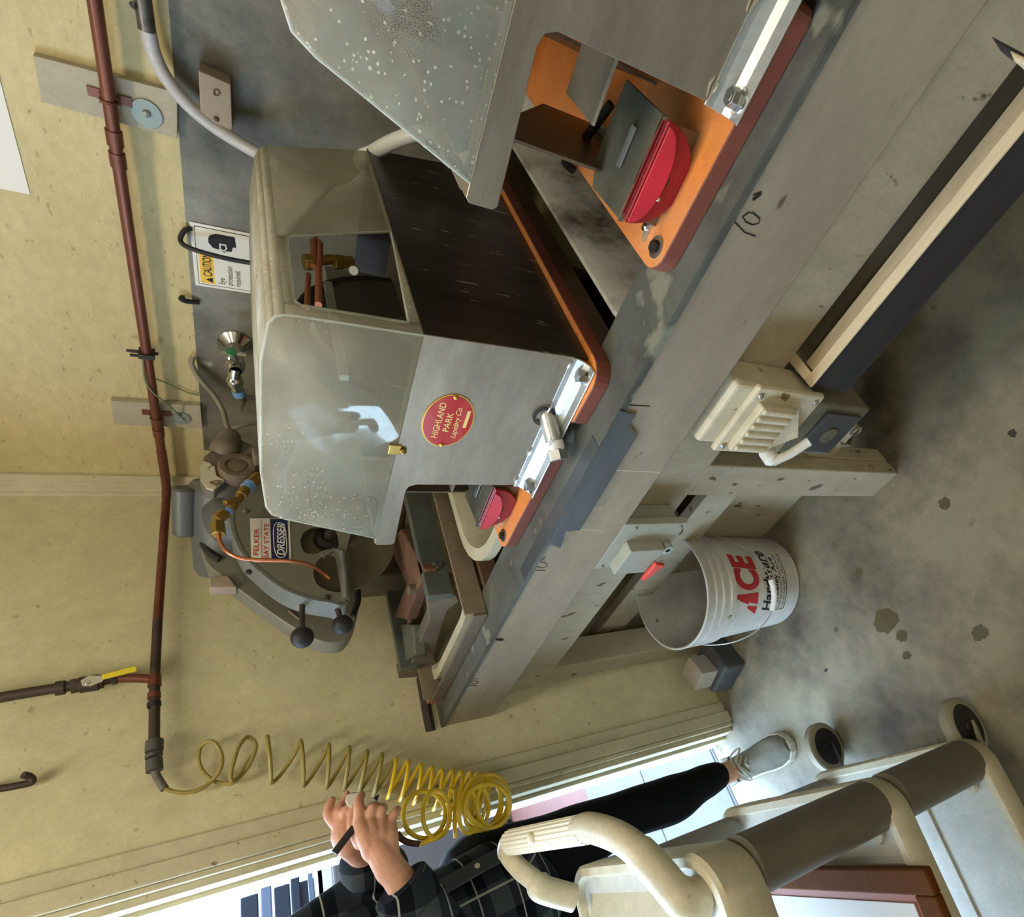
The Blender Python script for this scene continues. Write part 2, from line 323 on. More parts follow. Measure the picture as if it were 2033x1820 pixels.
    def build(s, name, mats, parent=None, bevel=0.0, at=None, mods=None, segs=2):
        me = bpy.data.meshes.new(name)
        L0 = parent['_o'] if (parent is not None and '_o' in parent) else (at or (0, 0, 0))
        L0 = Vector(L0)
        me.from_pydata([tuple(Vector(v) - L0) for v in s.v], [], s.f)
        for i, p in enumerate(me.polygons): p.use_smooth = s.sm[i]; p.material_index = s.mi[i]
        for m in (mats if isinstance(mats, (list, tuple)) else [mats]): me.materials.append(m)
        me.update()
        if any(s.sm): me.set_sharp_from_angle(angle=math.radians(38))
        o = bpy.data.objects.new(name, me); COL.objects.link(o)
        if parent is not None: o.parent = parent; o['_o'] = tuple(L0)
        else: o.location = L0; o['_o'] = tuple(L0)
        if bevel:
            b = o.modifiers.new('bevel', 'BEVEL'); b.width = bevel; b.segments = segs; b.limit_method = 'ANGLE'; b.angle_limit = math.radians(40)
        if mods: mods(o)
        return o
def fuse(voxel, smooth=4, factor=0.5):
    def f(o):
        r = o.modifiers.new('remesh', 'REMESH'); r.mode = 'VOXEL'; r.voxel_size = voxel; r.use_smooth_shade = True
        if smooth:
            m = o.modifiers.new('smooth', 'SMOOTH'); m.iterations = smooth; m.factor = factor
    return f
def tag(o, label=None, cat=None, group=None, kind=None):
    if label: o['label'] = label
    if cat: o['category'] = cat
    if group: o['group'] = group
    if kind: o['kind'] = kind
    return o
def thing(name, loc, label, cat, group=None):
    o = bpy.data.objects.new(name, None); COL.objects.link(o); o.location = loc; o['_o'] = tuple(loc); o.empty_display_size = 0.05
    return tag(o, label, cat, group)
def struct(name, mb, m, bevel=0.0): return tag(mb.build(name, m, None, bevel), kind='structure')
def copy_tree(o, parent=None):
    c = o.copy(); COL.objects.link(c)
    if parent is not None: c.parent = parent
    for ch in [x for x in bpy.data.objects if x.parent == o]: copy_tree(ch, c)
    return c
def text(body, name, origin, right, up, size, m, parent, depth=0.0006, shear=0.0, align='LEFT', fit=None, bold=0.0):
    cu = bpy.data.curves.new(name, 'FONT'); cu.body = body; cu.size = 1.0; cu.extrude = 0.0; cu.shear = shear; cu.align_x = align; cu.offset = bold
    t = bpy.data.objects.new(name, cu); COL.objects.link(t); bpy.context.view_layer.update()
    dg = bpy.context.evaluated_depsgraph_get(); me0 = bpy.data.meshes.new_from_object(t.evaluated_get(dg))
    bpy.data.objects.remove(t); bpy.data.curves.remove(cu)
    r = Vector(right).normalized(); u = Vector(up); u = (u - r * u.dot(r)).normalized(); n = r.cross(u)
    xs = [v.co.x for v in me0.vertices]; w = max(xs) - min(xs) if xs else 1
    sx_ = (fit / w) if fit else size
    mb = MB(); vs = [Vector(origin) + r * v.co.x * sx_ + u * v.co.y * size + n * depth for v in me0.vertices]
    mb.add(vs, [tuple(p.vertices) for p in me0.polygons])
    bpy.data.meshes.remove(me0)
    return mb.build(name, m, parent)
def arc(c, u, v, r, a0, a1, n):
    c, u, v = Vector(c), Vector(u), Vector(v)
    return [c + u * r * math.cos(a0 + (a1 - a0) * i / n) + v * r * math.sin(a0 + (a1 - a0) * i / n) for i in range(n + 1)]
def smooth_path(pts, n=8):
    pts = [Vector(p) for p in pts]; out = []
    for i in range(len(pts) - 1):
        p0, p1, p2, p3 = pts[max(i - 1, 0)], pts[i], pts[i + 1], pts[min(i + 2, len(pts) - 1)]
        for k in range(n):
            t = k / n; out.append(0.5 * ((2 * p1) + (-p0 + p2) * t + (2 * p0 - 5 * p1 + 4 * p2 - p3) * t * t + (-p0 + 3 * p1 - 3 * p2 + p3) * t ** 3))
    out.append(pts[-1]); return out

XW = 1.3155; YB = 1.478          # side wall and back wall of the room

# ------------------------------------------------------------------ the setting
flo = struct('floor', MB().box((-2.6, -3.0, -0.06), (XW + 0.15, YB + 0.14, 0)), CONC)
STAIN = mat('floor_stain', S(92, 82, 52), 0.35, col2=S(70, 62, 40), scale=20, amt=.6)
STAIN2 = mat('floor_grime', S(62, 54, 46), 0.5, col2=S(44, 38, 34), scale=14, amt=.8)
for (sx_, sy_, sr_, m_) in ((1875, 1000, 13, STAIN), (1758, 1232, 26, STAIN), (1790, 1262, 12, STAIN), (1945, 1255, 17, STAIN), (1705, 1135, 8, STAIN), (1800, 1300, 9, STAIN), (2010, 860, 9, STAIN2), (1660, 1250, 5, STAIN), (1640, 1330, 4, STAIN2)):
    a_ = P(sx_, sy_, 'z', .0006); q_ = []
    for k in range(22):
        t = 2 * PI * k / 22; rr = sr_ * (.8 + .35 * random.random()); q_.append(P(sx_ + rr * math.cos(t), sy_ + rr * math.sin(t), 'z', .0006))
    MB().add(q_, [tuple(range(22))]).build('stain', m_, flo)
struct('wall_right', MB().box((XW, -3.0, 0), (XW + 0.14, YB + 0.14, 2.75)), CREAM)
DX0, DX1 = -0.80, 0.31            # clear opening of the doorway in the back wall
struct('wall_back', MB().box((DX1, YB, 0), (XW, YB + 0.14, 2.75)).box((-2.6, YB, 0), (DX0, YB + 0.14, 2.75)).box((DX0, YB, 2.15), (DX1, YB + 0.14, 2.75)), CREAM2)
struct('wall_left', MB().box((-2.74, -3.0, 0), (-2.6, YB + 0.14, 2.75)), CREAM2)
struct('wall_front', MB().box((-2.74, -3.14, 0), (XW + 0.14, -3.0, 2.75)), CREAM2)
struct('ceiling', MB().box((-2.74, -3.14, 2.75), (XW + 0.14, YB + 0.14, 2.85)), mat('ceiling_paint', S(214, 208, 186), 0.8))
# corner moulding
mb = MB()
prof = [(0, 0), (0, -0.052), (-0.010, -0.052), (-0.014, -0.036), (-0.014, -0.030), (-0.03, -0.022), (-0.03, -0.008), (-0.034, 0)]
mb.prism([(XW + x, YB + y, 0.0) for x, y in prof], (0, 0, 2.75)); struct('trim_1', mb, TRIMM, 0.002)
# door casing: flat band, raised band, stop, plinth
mb = MB()
mb.box((0.357, YB - 0.010, 0.0), (0.391, YB, 2.2)).box((0.322, YB - 0.019, 0.0), (0.357, YB, 2.2)).box((0.31, YB - 0.012, 0.0), (0.322, YB, 2.2))
struct('trim_2', mb, TRIMM, 0.003)
mb = MB(); mb.box((0.296, YB + 0.004, 0), (0.311, YB + 0.05, 2.16)).box((0.286, YB + 0.05, 0), (0.311, YB + 0.139, 2.16)).box((DX0, YB, 2.14), (DX1, YB + 0.13, 2.16))
struct('trim_3', mb, TRIMM, 0.002)
mb = MB().box((DX0 - 0.09, YB - 0.018, 0), (DX0, YB, 2.24)).box((DX0, YB - 0.018, 2.15), (0.39, YB, 2.24)); struct('trim_4', mb, TRIMM, 0.003)
# ceiling fixtures the light comes from
for i, (x, y) in enumerate(((0.15, 0.55), (-1.0, -1.4))):
    f = thing('ceiling_light', (x, y, 2.75), ('ceiling tube light above the bench' if i == 0 else 'ceiling tube light farther from the bench'), 'ceiling light')
    MB().box((x - 0.16, y - 0.62, 2.66), (x + 0.16, y + 0.62, 2.749)).build('housing', WHITEP, f, 0.004)
    for dx in (-0.07, 0.07): MB().cyl((x + dx, y - 0.58, 2.635), (x + dx, y + 0.58, 2.635), 0.014, 12).build('tube', mat('lamp_tube', (1, 1, 1, 1), emit=((1.0, 0.94, 0.84, 1), 6.0)), f)
# outside
mb = MB().box((-6, YB + 0.14, -0.08), (5, 2.6, -0.012)); struct('ground', mb, TILEOUT)
mb = MB().box((-6, 2.6, -0.08), (5, 14, -0.015)); struct('paving', mb, PINKOUT)
mb = MB()
for y in (1.64, 2.1): mb.box((-6, y, -0.014), (5, y + 0.006, -0.0105))
struct('ground_joints', mb, DARKM)
tag(MB().box((DX0, YB + 0.132, -0.01), (DX1, YB + 0.14, 0.001)).build('trim_5', DARKM), kind='structure')
c0 = P(655, 1700, 'y', 3.6); c1 = P(1000, 1655, 'y', 3.6)
cb = thing('storage_cabinet', (0.3, 3.6, 0), 'brown cabinet with a torn white label, outside beyond the doorway', 'cabinet')
MB().box((-1.3, 3.6, 0.02), (0.75, 4.1, c0.z)).build('body', BROWND, cb, 0.01)
MB().box((-1.35, 3.57, c0.z - 0.09), (0.78, 4.1, c0.z - 0.005)).build('lid', BROWND, cb, 0.01)
for dx in (-1.2, 0.6): MB().box((dx, 3.62, -0.01), (dx + 0.08, 4.05, 0.25)).build('leg', DARKM, cb)
a = P(700, 1738, 'y', 3.59)
MB().prism([a + Vector((-.045, 0, .055)), a + Vector((.02, 0, .06)), a + Vector((.05, 0, .02)), a + Vector((.045, 0, -.05)), a + Vector((-.02, 0, -.06)), a + Vector((-.05, 0, -.01))], (0, -0.004, 0)).build('label_plate', DIRTYWHITE, cb)
# fence behind
fe = thing('rail_fence', (0, 5.0, 0), 'white and grey horizontal rail fence outside behind the brown cabinet', 'fence')
z1 = P(640, 1740, 'y', 5.0).z; z0 = P(610, 1750, 'y', 5.0).z
for (pz, h, m) in ((P(617, 1750, 'y', 5.0).z, 0.03, CARBODY), (P(640, 1740, 'y', 5.0).z, 0.10, mat('green_grey_rail', S(150, 164, 146), 0.5)), (0.5, 0.04, CARBODY), (0.9, 0.04, CARBODY)):
    MB().box((-2.6, 5.0, pz - h / 2), (0.9, 5.04, pz + h / 2)).build('rail', m, fe)
for x in (-2.2, -1.2, -0.35, 0.4): MB().box((x, 5.04, -0.01), (x + 0.04, 5.08, z0 + 0.05)).build('post', CARBODY, fe)
vt = P(458, 1790, 'y', 6.5); vb = P(592, 1790, 'y', 6.5); vr = P(520, 1745, 'y', 6.5)
vh = thing('parked_vehicle', (-0.2, 6.6, 0), 'dark parked truck seen outside through the doorway', 'vehicle')
xr = vr.x
top, bot = vt.z, vb.z; hh = top - bot
MB().prism([(xr - 2.6, 6.5, bot), (xr, 6.5, bot), (xr, 6.5, bot + hh * .75), (xr - .12, 6.5, top - hh * .06), (xr - .3, 6.5, top), (xr - 2.6, 6.5, top)], (0, 1.7, 0)).build('body', mat('pale_vehicle_paint', S(196, 204, 214), 0.3), vh, 0.04)
for k, (a_, b_) in enumerate(((0.60, 0.86), (0.12, 0.36))): MB().box((xr - 2.5, 6.47, bot + hh * a_), (xr - 0.10, 6.5, bot + hh * b_)).build('window', CARDARK, vh, 0.01)
MB().box((xr - 2.5, 6.46, bot + hh * .40), (xr - .02, 6.5, bot + hh * .56)).build('side_band', CARBODY, vh, 0.01)
MB().box((xr - 2.5, 6.46, bot - .02), (xr - .05, 6.5, bot + hh * .10)).build('sill', CARDARK, vh, 0.01)
for x in (xr - 2.2, xr - 0.55): MB().cyl((x, 6.52, 0.33), (x, 6.8, 0.33), 0.345, 28).build('wheel', BLKRUB, vh)
MB().box((xr - 2.5, 6.55, 0.33), (xr - .1, 8.1, bot)).build('chassis', CARDARK, vh, 0.02)

# ------------------------------------------------------------------ workbench
BX = 0.503; BZ = 0.904
bench = thing('workbench', (0.9, 0.5, 0), 'long beige painted wooden bench with a metal covered top along the wall', 'workbench')
mb = MB().box((BX, -0.9, 0.762), (BX + 0.038, YB - 0.002, 0.898)); mb.build('fascia_board', BENCHP, bench, 0.003)
MB().box((0.559, -0.9, 0.600), (0.597, YB - 0.002, 0.775)).build('apron_board', LEGP, bench, 0.003)
MB().box((BX - 0.002, -0.9, 0.8985), (0.60, YB - 0.002, BZ)).box((1.22, -0.9, 0.8985), (XW - 0.004, YB - 0.002, BZ)).box((BX - 0.002, -0.9, 0.893), (BX - .0003, YB - 0.002, .8985)).box((BX - .002, -0.9, 0.8982), (BX + 0.05, YB - 0.002, 0.8986)).build('metal_edge_sheet', BENCHSHEET, bench)
for (y0_, y1_) in ((-0.9, -0.24), (0.385, 0.41), (0.985, 1.01)):
    MB().box((0.60, y0_, 0.86), (1.22, y1_, 0.897)).build('cross_batten', RAWWOOD, bench)
MB().box((0.66, 0.665, 0.31), (0.69, YB - 0.01, 0.407)).box((0.65, -0.9, 0.31), (0.69, 0.60, 0.407)).build('lower_rail', LEGP, bench, 0.003)
MB().box((0.60, 0.553, 0.0), (0.642, 0.637, 0.76)).box((0.559, 0.553, 0.0), (0.6, 0.637, 0.601)).build('leg', LEGP, bench, 0.003)
MB().box((0.559, 1.36, 0.0), (0.642, 1.452, 0.60)).build('leg', LEGP, bench, 0.003)
MB().box((1.20, 0.553, 0.0), (1.28, 0.637, 0.86)).build('leg', LEGP, bench, 0.003)
MB().box((1.20, 1.38, 0.0), (1.28, 1.46, 0.86)).build('leg', LEGP, bench, 0.003)
MB().box((0.643, 0.48, 0.215), (0.66, 0.70, 0.31)).build('mounting_block', LEGP, bench, 0.002)
MB().box((0.597, 0.46, 0.22), (0.643, 0.552, 0.30)).box((0.60, 0.638, 0.22), (0.643, 0.665, 0.31)).build('spacer_block', LEGP, bench, 0.002)
MB().box((0.60, -0.9, 0.60), (1.2, YB - 0.01, 0.612)).build('under_panel', BLKINK, bench)
MB().box((0.70, 0.6, 0.0), (0.72, YB - 0.01, 0.30)).build('kick_board', LEGP, bench)
mb = MB()     # pencilled and inked 10" marks, scratches
def ink(pts, ax, val, r=0.0011, m=BLKINK, name='ink_mark'):
    MB().tube([P(x, y, ax, val) for x, y in pts], r, 5).build(name, m, bench)
ink([(1456, 438), (1478, 461), (1500, 469)], 'x', BX, 0.0009)
ink([(1474, 430), (1484, 422), (1494, 422), (1508, 434), (1506, 443), (1494, 446), (1480, 440), (1474, 430), (1484, 424)], 'x', BX, 0.0009)
ink([(1494, 396), (1510, 384)], 'x', BX, 0.0018); ink([(1495, 387), (1511, 381)], 'x', BX, 0.0012)
ink([(1055, 1131), (1082, 1132)], 'x', BX, 0.0008); ink([(1062, 1119), (1070, 1114), (1082, 1117), (1087, 1122), (1080, 1127), (1068, 1125), (1062, 1119)], 'x', BX, 0.0008)
ink([(1072, 1112), (1081, 1110)], 'x', BX, 0.0008); ink([(1074, 1108), (1083, 1106)], 'x', BX, 0.0007)
ink([(926, 1360), (946, 1361)], 'x', BX, 0.0009); ink([(932, 1355), (940, 1351), (950, 1354), (944, 1358), (932, 1355)], 'x', BX, 0.0009); ink([(940, 1348), (950, 1346)], 'x', BX, 0.0009)
ink([(1236, 803), (1290, 806)], 'x', BX, 0.0010)
ink([(1218, 933), (1309, 937)], 'x', BX, 0.0006, LABELW, 'scratch'); ink([(1168, 1012), (1196, 1007)], 'x', BX, 0.0006, LABELW, 'scratch'); ink([(1152, 1050), (1198, 1054)], 'x', BX, 0.0006, LABELW, 'scratch')
ink([(985, 1268), (998, 1269)], 'x', BX, 0.0035)
# black tape along the front edge
tp = [P(1228, 812, 'x', BX - .0012), P(1262, 822, 'x', BX - .0012), P(1247, 840, 'x', BX - .0012), P(1264, 862, 'x', BX - .0012), P(1190, 985, 'x', BX - .0012), P(1150, 1050, 'x', BX - .0012), P(1122, 1052, 'x', BX - .0012), P(1112, 1086, 'x', BX - .0012), P(1092, 1078, 'x', BX - .0012), P(1098, 1040, 'x', BX - .0012)]
tp = [Vector((p.x - .002, p.y, min(p.z, .9045))) for p in tp]
tag(MB().prism(tp, (-0.0008, 0, 0)).box((BX - .0045, .47, .9042), (BX + .022, .80, .9049)).build('tape_strip', TAPE), 'torn black tape stuck over the front edge of the bench', 'tape')
# tubs sunk into the bench
def tub(y0_, y1_, x0_, x1_, zb, r, m, label, rimz=0.916, rim=0.022):
    def ring(x0, x1, y0, y1, rr, z):
        o = []
        for (cx, cy, a0) in ((x1 - rr, y1 - rr, 0), (x0 + rr, y1 - rr, PI / 2), (x0 + rr, y0 + rr, PI), (x1 - rr, y0 + rr, 1.5 * PI)):
            for k in range(7): a = a0 + PI / 2 * k / 6; o.append((cx + rr * math.cos(a), cy + rr * math.sin(a), z))
        return o
    rs = [ring(x0_, x1_, y0_, y1_, r, rimz - 0.02), ring(x0_, x1_, y0_, y1_, r, rimz), ring(x0_ + rim, x1_ - rim, y0_ + rim, y1_ - rim, r - rim * .6, rimz),
          ring(x0_ + rim + .01, x1_ - rim - .01, y0_ + rim + .01, y1_ - rim - .01, r - rim * .6, rimz - .02), ring(x0_ + .06, x1_ - .06, y0_ + .06, y1_ - .06, r * .8, zb + .03), ring(x0_ + .10, x1_ - .10, y0_ + .10, y1_ - .10, r * .5, zb)]
    n = len(rs[0]); vs = [p for q in rs for p in q]; fs = []
    for i in range(len(rs) - 1):
        for k in range(n): fs.append((i * n + k, i * n + (k + 1) % n, (i + 1) * n + (k + 1) % n, (i + 1) * n + k))
    fs.append(tuple((len(rs) - 1) * n + k for k in range(n)))
    o = MB().add(vs, fs, True).build('coolant_tub', m, None, at=((x0_ + x1_) / 2, (y0_ + y1_) / 2, zb))
    tag(o, label, 'tub')
tub(-0.235, 0.338, 0.585, 1.215, 0.66, 0.04, WHITETUB, 'white wet tub sunk in the bench under the nearer saw', rimz=0.893, rim=.006)
tub(0.415, 0.975, 0.605, 1.20, 0.72, 0.13, CREAMTUB, 'cream tub with a curved rim under the saw with the red badge', rimz=0.925)
tub(1.03, 1.44, 0.59, 1.20, 0.74, 0.08, CREAMTUB, 'cream tub sunk in the bench end under the big grey saw', rimz=0.918)

# ------------------------------------------------------------------ trim saws (orange base, steel housing, clear hood)
def trim_saw():
    r = thing('trim_saw', (0.56, 0.375, 0.904), '', 'saw', 'orange based trim saws on the bench')
    # base plate, rounded corners and a notch for the drain
    def rc(cx, cy, rr, a0, n=5): return [(cx + rr * math.cos(a0 + PI / 2 * k / n), cy + rr * math.sin(a0 + PI / 2 * k / n)) for k in range(n + 1)]
    pl = rc(1.105, .785, .015, 0) + rc(.590, .777, .026, PI / 2)
    pl += [(.558, .562)] + rc(.570, .557, .012, PI, 3)[:3] + [(.585, .543), (.60, .543), (.60, .481), (.585, .481), (.560, .481), (.549, .470)]
    pl += rc(.575, .405, .03, PI) + rc(1.105, .39, .015, 1.5 * PI)
    pl = [(x, y) for x, y in pl]
    mb = MB(); n = len(pl); z0_, z1_ = .904, .926
    vs = [(x, y, z0_) for x, y in pl] + [(x, y, z1_) for x, y in pl]
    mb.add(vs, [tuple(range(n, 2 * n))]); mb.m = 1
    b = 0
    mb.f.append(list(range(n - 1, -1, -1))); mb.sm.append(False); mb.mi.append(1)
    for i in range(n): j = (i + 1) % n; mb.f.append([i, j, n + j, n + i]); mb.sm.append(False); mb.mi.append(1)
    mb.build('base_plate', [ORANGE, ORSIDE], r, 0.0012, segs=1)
    # front panel, an upside-down L reaching out to the left end
    X = .580
    fp = [(.385, .950), (.385, 1.147), (.782, 1.147), (.786, 1.143), (.786, 1.120), (.782, 1.116), (.655, 1.121), (.645, 1.118), (.640, 1.108), (.638, .952)]
    MB().prism([(X, y, z) for y, z in fp], (.0022, 0, 0)).build('front_panel', STEEL, r, .0006, segs=1)
    fl = MB(); pr_ = [(X, .953), (X - .001, .945), (X - .007, .936), (X - .014, .9305), (X - .026, .9290), (X - .026, .9268), (X - .012, .9268), (X - .004, .933), (X + .0022, .944), (X + .0022, .953)]
    fl.prism([(x, .386, z) for x, z in pr_], (0, .255, 0)); fl.build('panel_flange', ALU, r, .0006, segs=1)
    w = MB()
    for y in (.392, .47, .56, .625):
        w.tube([(X - .0015, y - .008, .953), (X - .003, y, .9535), (X - .0015, y + .010, .953)], [.0012, .0026, .0012], 6)
    w.build('weld_beads', CHROME, r)
    MB().tube([(X - .0005, .386, .9525), (X - .0005, .638, .9525)], .0007, 5).build('weld_seam', ALU, r)
    for y in (.405, .625):
        b_ = MB().cyl((X - .013, y, .929), (X - .013, y, .9315), .0115, 20).build('bolt_washer', CHROME, r)
        MB().hexn((X - .013, y, .9315), (X - .013, y, .942), .0085).cyl((X - .013, y, .9415), (X - .013, y, .9425), .0045, 12).build('hex_bolt', BOLT, r, .0008)
    # side panel, back panel, left partition
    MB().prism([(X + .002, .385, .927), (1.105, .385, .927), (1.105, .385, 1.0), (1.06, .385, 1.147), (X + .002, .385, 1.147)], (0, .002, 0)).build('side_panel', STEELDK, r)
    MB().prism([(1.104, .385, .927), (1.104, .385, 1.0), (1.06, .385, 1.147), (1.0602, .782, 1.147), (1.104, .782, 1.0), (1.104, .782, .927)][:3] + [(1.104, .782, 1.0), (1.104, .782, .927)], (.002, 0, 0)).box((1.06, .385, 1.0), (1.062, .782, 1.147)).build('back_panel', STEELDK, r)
    MB().box((X + .002, .385, 1.1455), (X + .020, .782, 1.1475)).box((X + .02, .770, 1.1455), (1.06, .784, 1.1475)).box((X + .02, .385, 1.1455), (1.06, .396, 1.1475)).build('rim_flange', STEEL, r)
    MB().box((X + .02, .764, .932), (1.04, .766, 1.145)).build('end_plate', STEELDK, r) if False else None
    # hood: shell of clear plastic, profile in (y, z)
    prof = [(.387, 1.147), (.387, 1.286), (.391, 1.295), (.400, 1.3005), (.450, 1.3065), (.620, 1.3050), (.690, 1.2980), (.706, 1.291), (.716, 1.275), (.728, 1.245), (.768, 1.147)]
    x0_ = X + .001
    def xb(z): return 1.055 - (z - 1.147) * .62
    t = .0035
    def sheet(pts, name, close=True):
        pass
    hb = MB()
    n = len(prof)
    cy = sum(p[0] for p in prof) / n
    inner = []
    for (y, z) in prof:
        inner.append((y + (t if y < .45 else (-t if y > .66 else 0)), z - (t if z > 1.26 else 0)))
    # window opening in the side sheet (x range, z range)
    wx0, wx1, wz0, wz1 = .602, .800, 1.160, 1.276
    # long shell: quads along the profile, skipping the side sheet which has the window
    for i in range(n - 1):
        a_, b_ = prof[i], prof[i + 1]; ai, bi = inner[i], inner[i + 1]
        if i == 0: continue
        hb.m = 1 if a_[1] > 1.284 else 0
        hb.add([(x0_, a_[0], a_[1]), (x0_, b_[0], b_[1]), (xb(b_[1]), b_[0], b_[1]), (xb(a_[1]), a_[0], a_[1])], [(0, 1, 2, 3)], True)
    hb.m = 0
    def quad(p, q): # thin sheet in plane y=.387 between (x,z) corners list
        hb.add([(x, .387, z) for x, z in p], [tuple(range(len(p)))])
    zt = 1.286; zb_ = 1.147
    quad([(x0_, zb_), (wx0, zb_), (wx0, zt), (x0_, zt)], 0)
    quad([(wx0, zb_), (wx1 + .01, zb_), (wx1 + .01, wz0 - .012), (wx0, wz0)], 0)
    quad([(wx0, wz1), (wx1 - .065, wz1), (wx1 - .065, zt), (wx0, zt)], 0)
    quad([(wx1 + .01, zb_), (xb(zb_), zb_), (xb(zt), zt), (wx1 - .065, zt), (wx1 - .065, wz1), (wx1 - .058, wz1 - .006), (wx1 + .01, wz0 - .012)], 0)
    # front and rear faces
    hb.add([(x0_, y, z) for y, z in prof], [tuple(range(n - 1, -1, -1))])
    hb.add([(xb(z), y, z) for y, z in prof], [tuple(range(n))])
    def solid(o):
        s_ = o.modifiers.new('thickness', 'SOLIDIFY'); s_.thickness = .0035; s_.offset = 0
    hd = hb.build('clear_hood', [HOODM, HOODTOP], r, mods=solid)
    # polished edge bead of the plastic
    e = MB(); edge = [(x0_, y, z) for y, z in prof]
    e.tube(edge, .0016, 6)
    e.build('hood_edge', acrylic('acrylic_edge', (.9, .92, .9, 1), .6, S(214, 216, 204)), hd)
    e = MB().tube([(wx0, .387, wz0 + .0), (wx0, .387, wz1 - .006), (wx0 + .006, .387, wz1), (wx1 - .065, .387, wz1), (wx1 - .058, .387, wz1 - .006), (wx1 + .012, .387, wz0 - .012), (wx0, .387, wz0)], .0016, 6)
    e.build('window_edge', MATS['acrylic_edge'], hd)
    MB().box((x0_ - .003, .560, 1.142), (x0_ + .004, .578, 1.158)).build('hood_hinge', BRASS, r, .001)
    MB().lathe((X - .001, .570, 1.139), (-1, 0, 0), [(0, .0045), (.003, .0045), (.006, .002), (.0065, 0)], 14).build('hinge_screw', BRASS, r)
    # blade, guard ring, arbor
    bc = Vector((.735, .49, 1.115))
    MB().lathe(bc + Vector((0, -.001, 0)), (0, 1, 0), [(0, 0), (0, .127), (.002, .127), (.002, 0)], 64, False).build('saw_blade', mat('grey_blade', S(96, 92, 82), .4, .6), r)
    MB().lathe(bc + Vector((0, -.012, 0)), (0, 1, 0), [(0, 0), (0, .026), (.010, .028), (.010, 0)], 24).build('blade_flange', BOLT, r)
    g = MB(); o_, i_ = .150, .132; pts = arc(bc + Vector((0, .006, 0)), (1, 0, 0), (0, 0, 1), o_, -.1, PI * .85, 24); pti = arc(bc + Vector((0, .006, 0)), (1, 0, 0), (0, 0, 1), i_, PI * .85, -.1, 24)
    g.prism(pts + pti, (0, .03, 0)); g.build('blade_guard', BLKRUB, r)
    MB().box((.62, .56, .93), (1.0, .563, 1.20)).build('splash_partition', mat('partition_steel', S(150, 150, 138), .5, .4), r)
    # coolant valve and copper tubes
    vb_ = Vector((.745, .435, 1.235))
    f = Vector((.705, .43, 1.225))
    MB().tube([P(623, 530, 'y', .43), P(622, 500, 'y', .43), P(621, 480, 'y', .43), P(628, 474, 'y', .43), P(635, 484, 'y', .43), P(633, 540, 'y', .43), P(632, 605, 'y', .43)], .0042, 10).build('copper_tube', COPPERB, r)
    MB().tube([P(612, 545, 'y', .46), P(610, 610, 'y', .46)], .0035, 8).build('copper_tube', COPPERB, r)
    MB().hexn(P(603, 520, 'y', .43), P(620, 521, 'y', .43), .010).cyl(P(620, 519, 'y', .435), P(660, 514, 'y', .435), .0065, 12).build('brass_elbow', BRASS, r, .0008)
    MB().hexn(P(662, 520, 'y', .435), P(682, 520, 'y', .435), .0095).hexn(P(682, 520, 'y', .435), P(700, 520, 'y', .435), .008).build('brass_valve', BRASS, r, .0008)
    MB().box((.60, .47, 1.215), (.80, .478, 1.225)).cyl(P(702, 537, 'y', .44), P(705, 537, 'y', .46), .006, 12).build('tube_bracket', ALU, r)
    # vise plates inside and under the cut-out
    MB().prism([(.70, .745, .93), (.83, .745, .927), (.83, .745, 1.0), (.66, .745, 1.12), (.66, .745, .99)], (0, .003, 0)).build('vise_wall', mat('brown_stained_steel', S(124, 106, 84), .4, .5, col2=S(84, 68, 50), scale=6, amt=.7), r)
    MB().box((.70, .735, .927), (.83, .755, .9295)).build('vise_foot', ALU, r)
    for x in (.72, .81): MB().lathe((x, .738, .9295), (0, 0, 1), [(0, .006), (.004, .005), (.006, 0)], 12).build('vise_screw', CHROME, r)
    MB().prism([(.72, .66, .927), (.73, .66, 1.08), (.90, .69, 1.08), (.90, .69, .927)], (0, .003, 0)).build('inner_plate', MATS['brown_stained_steel'], r)
    MB().box((.66, .44, 1.02), (.90, .54, 1.05)).box((.78, .41, 1.06), (.93, .60, 1.12)).build('arbor_housing', mat('brown_arbor', S(96, 84, 64), .6, .2, col2=S(60, 50, 38), scale=8, amt=.8), r, .004)
    MB().box((.62, .60, 1.03), (.70, .70, 1.034)).build('slide_plate', TANSTEEL, r, .001)
    # feed table with slot and the red half wheels
    ft = MB().prism([(.600, .665, .972), (.600, .768, .972), (.672, .768, .978), (.688, .745, .979), (.688, .665, .978)], (0, 0, .003)); fo = ft.build('feed_table', mat('worn_table_steel', S(110, 108, 92), .5, .4, col2=S(78, 76, 64), scale=14, amt=.9), r, .0006, segs=1)
    MB().box((.633, .690, .9795), (.641, .730, .9815)).build('table_slot', ALU, fo)
    MB().box((.598, .665, .972), (.600, .768, .978)).build('bright_edge', CHROME, fo)
    def half(cx, rr, x, th, m, nm, tilt=0):
        pts = arc((x, cx, .972), (0, 1, 0), (tilt, 0, -1), rr, 0, PI, 22)
        MB().prism(pts, (th, 0, 0)).build(nm, m, r, .0008, segs=1)
    half(.716, .050, .594, .004, RED, 'red_half_disc')
    pts_ = arc((.5905, .716, .972), (0, 1, 0), (-.10, 0, -.44), .047, 0, PI, 22)
    MB().prism(pts_, (-.003, 0, .001)).build('red_half_disc', mat('red_casting_front', S(186, 30, 44), .45, col2=S(150, 20, 30), scale=12, amt=.5), r, .0008, segs=1)
    MB().prism([(.604, .668, .972), (.604, .764, .972), (.604, .764, .927), (.604, .668, .927)], (.003, 0, 0)).build('table_support', MATS['brown_stained_steel'], r)
    MB().lathe((.5938, .716, .952), (-1, 0, 0), [(0, .008), (.003, .007), (.004, 0)], 16).build('pivot', DARKM, r)
    MB().ball((.591, .733, .948), .003, 10).ball((.592, .758, .962), .0028, 10).build('red_disc_screws', CHROME, r)
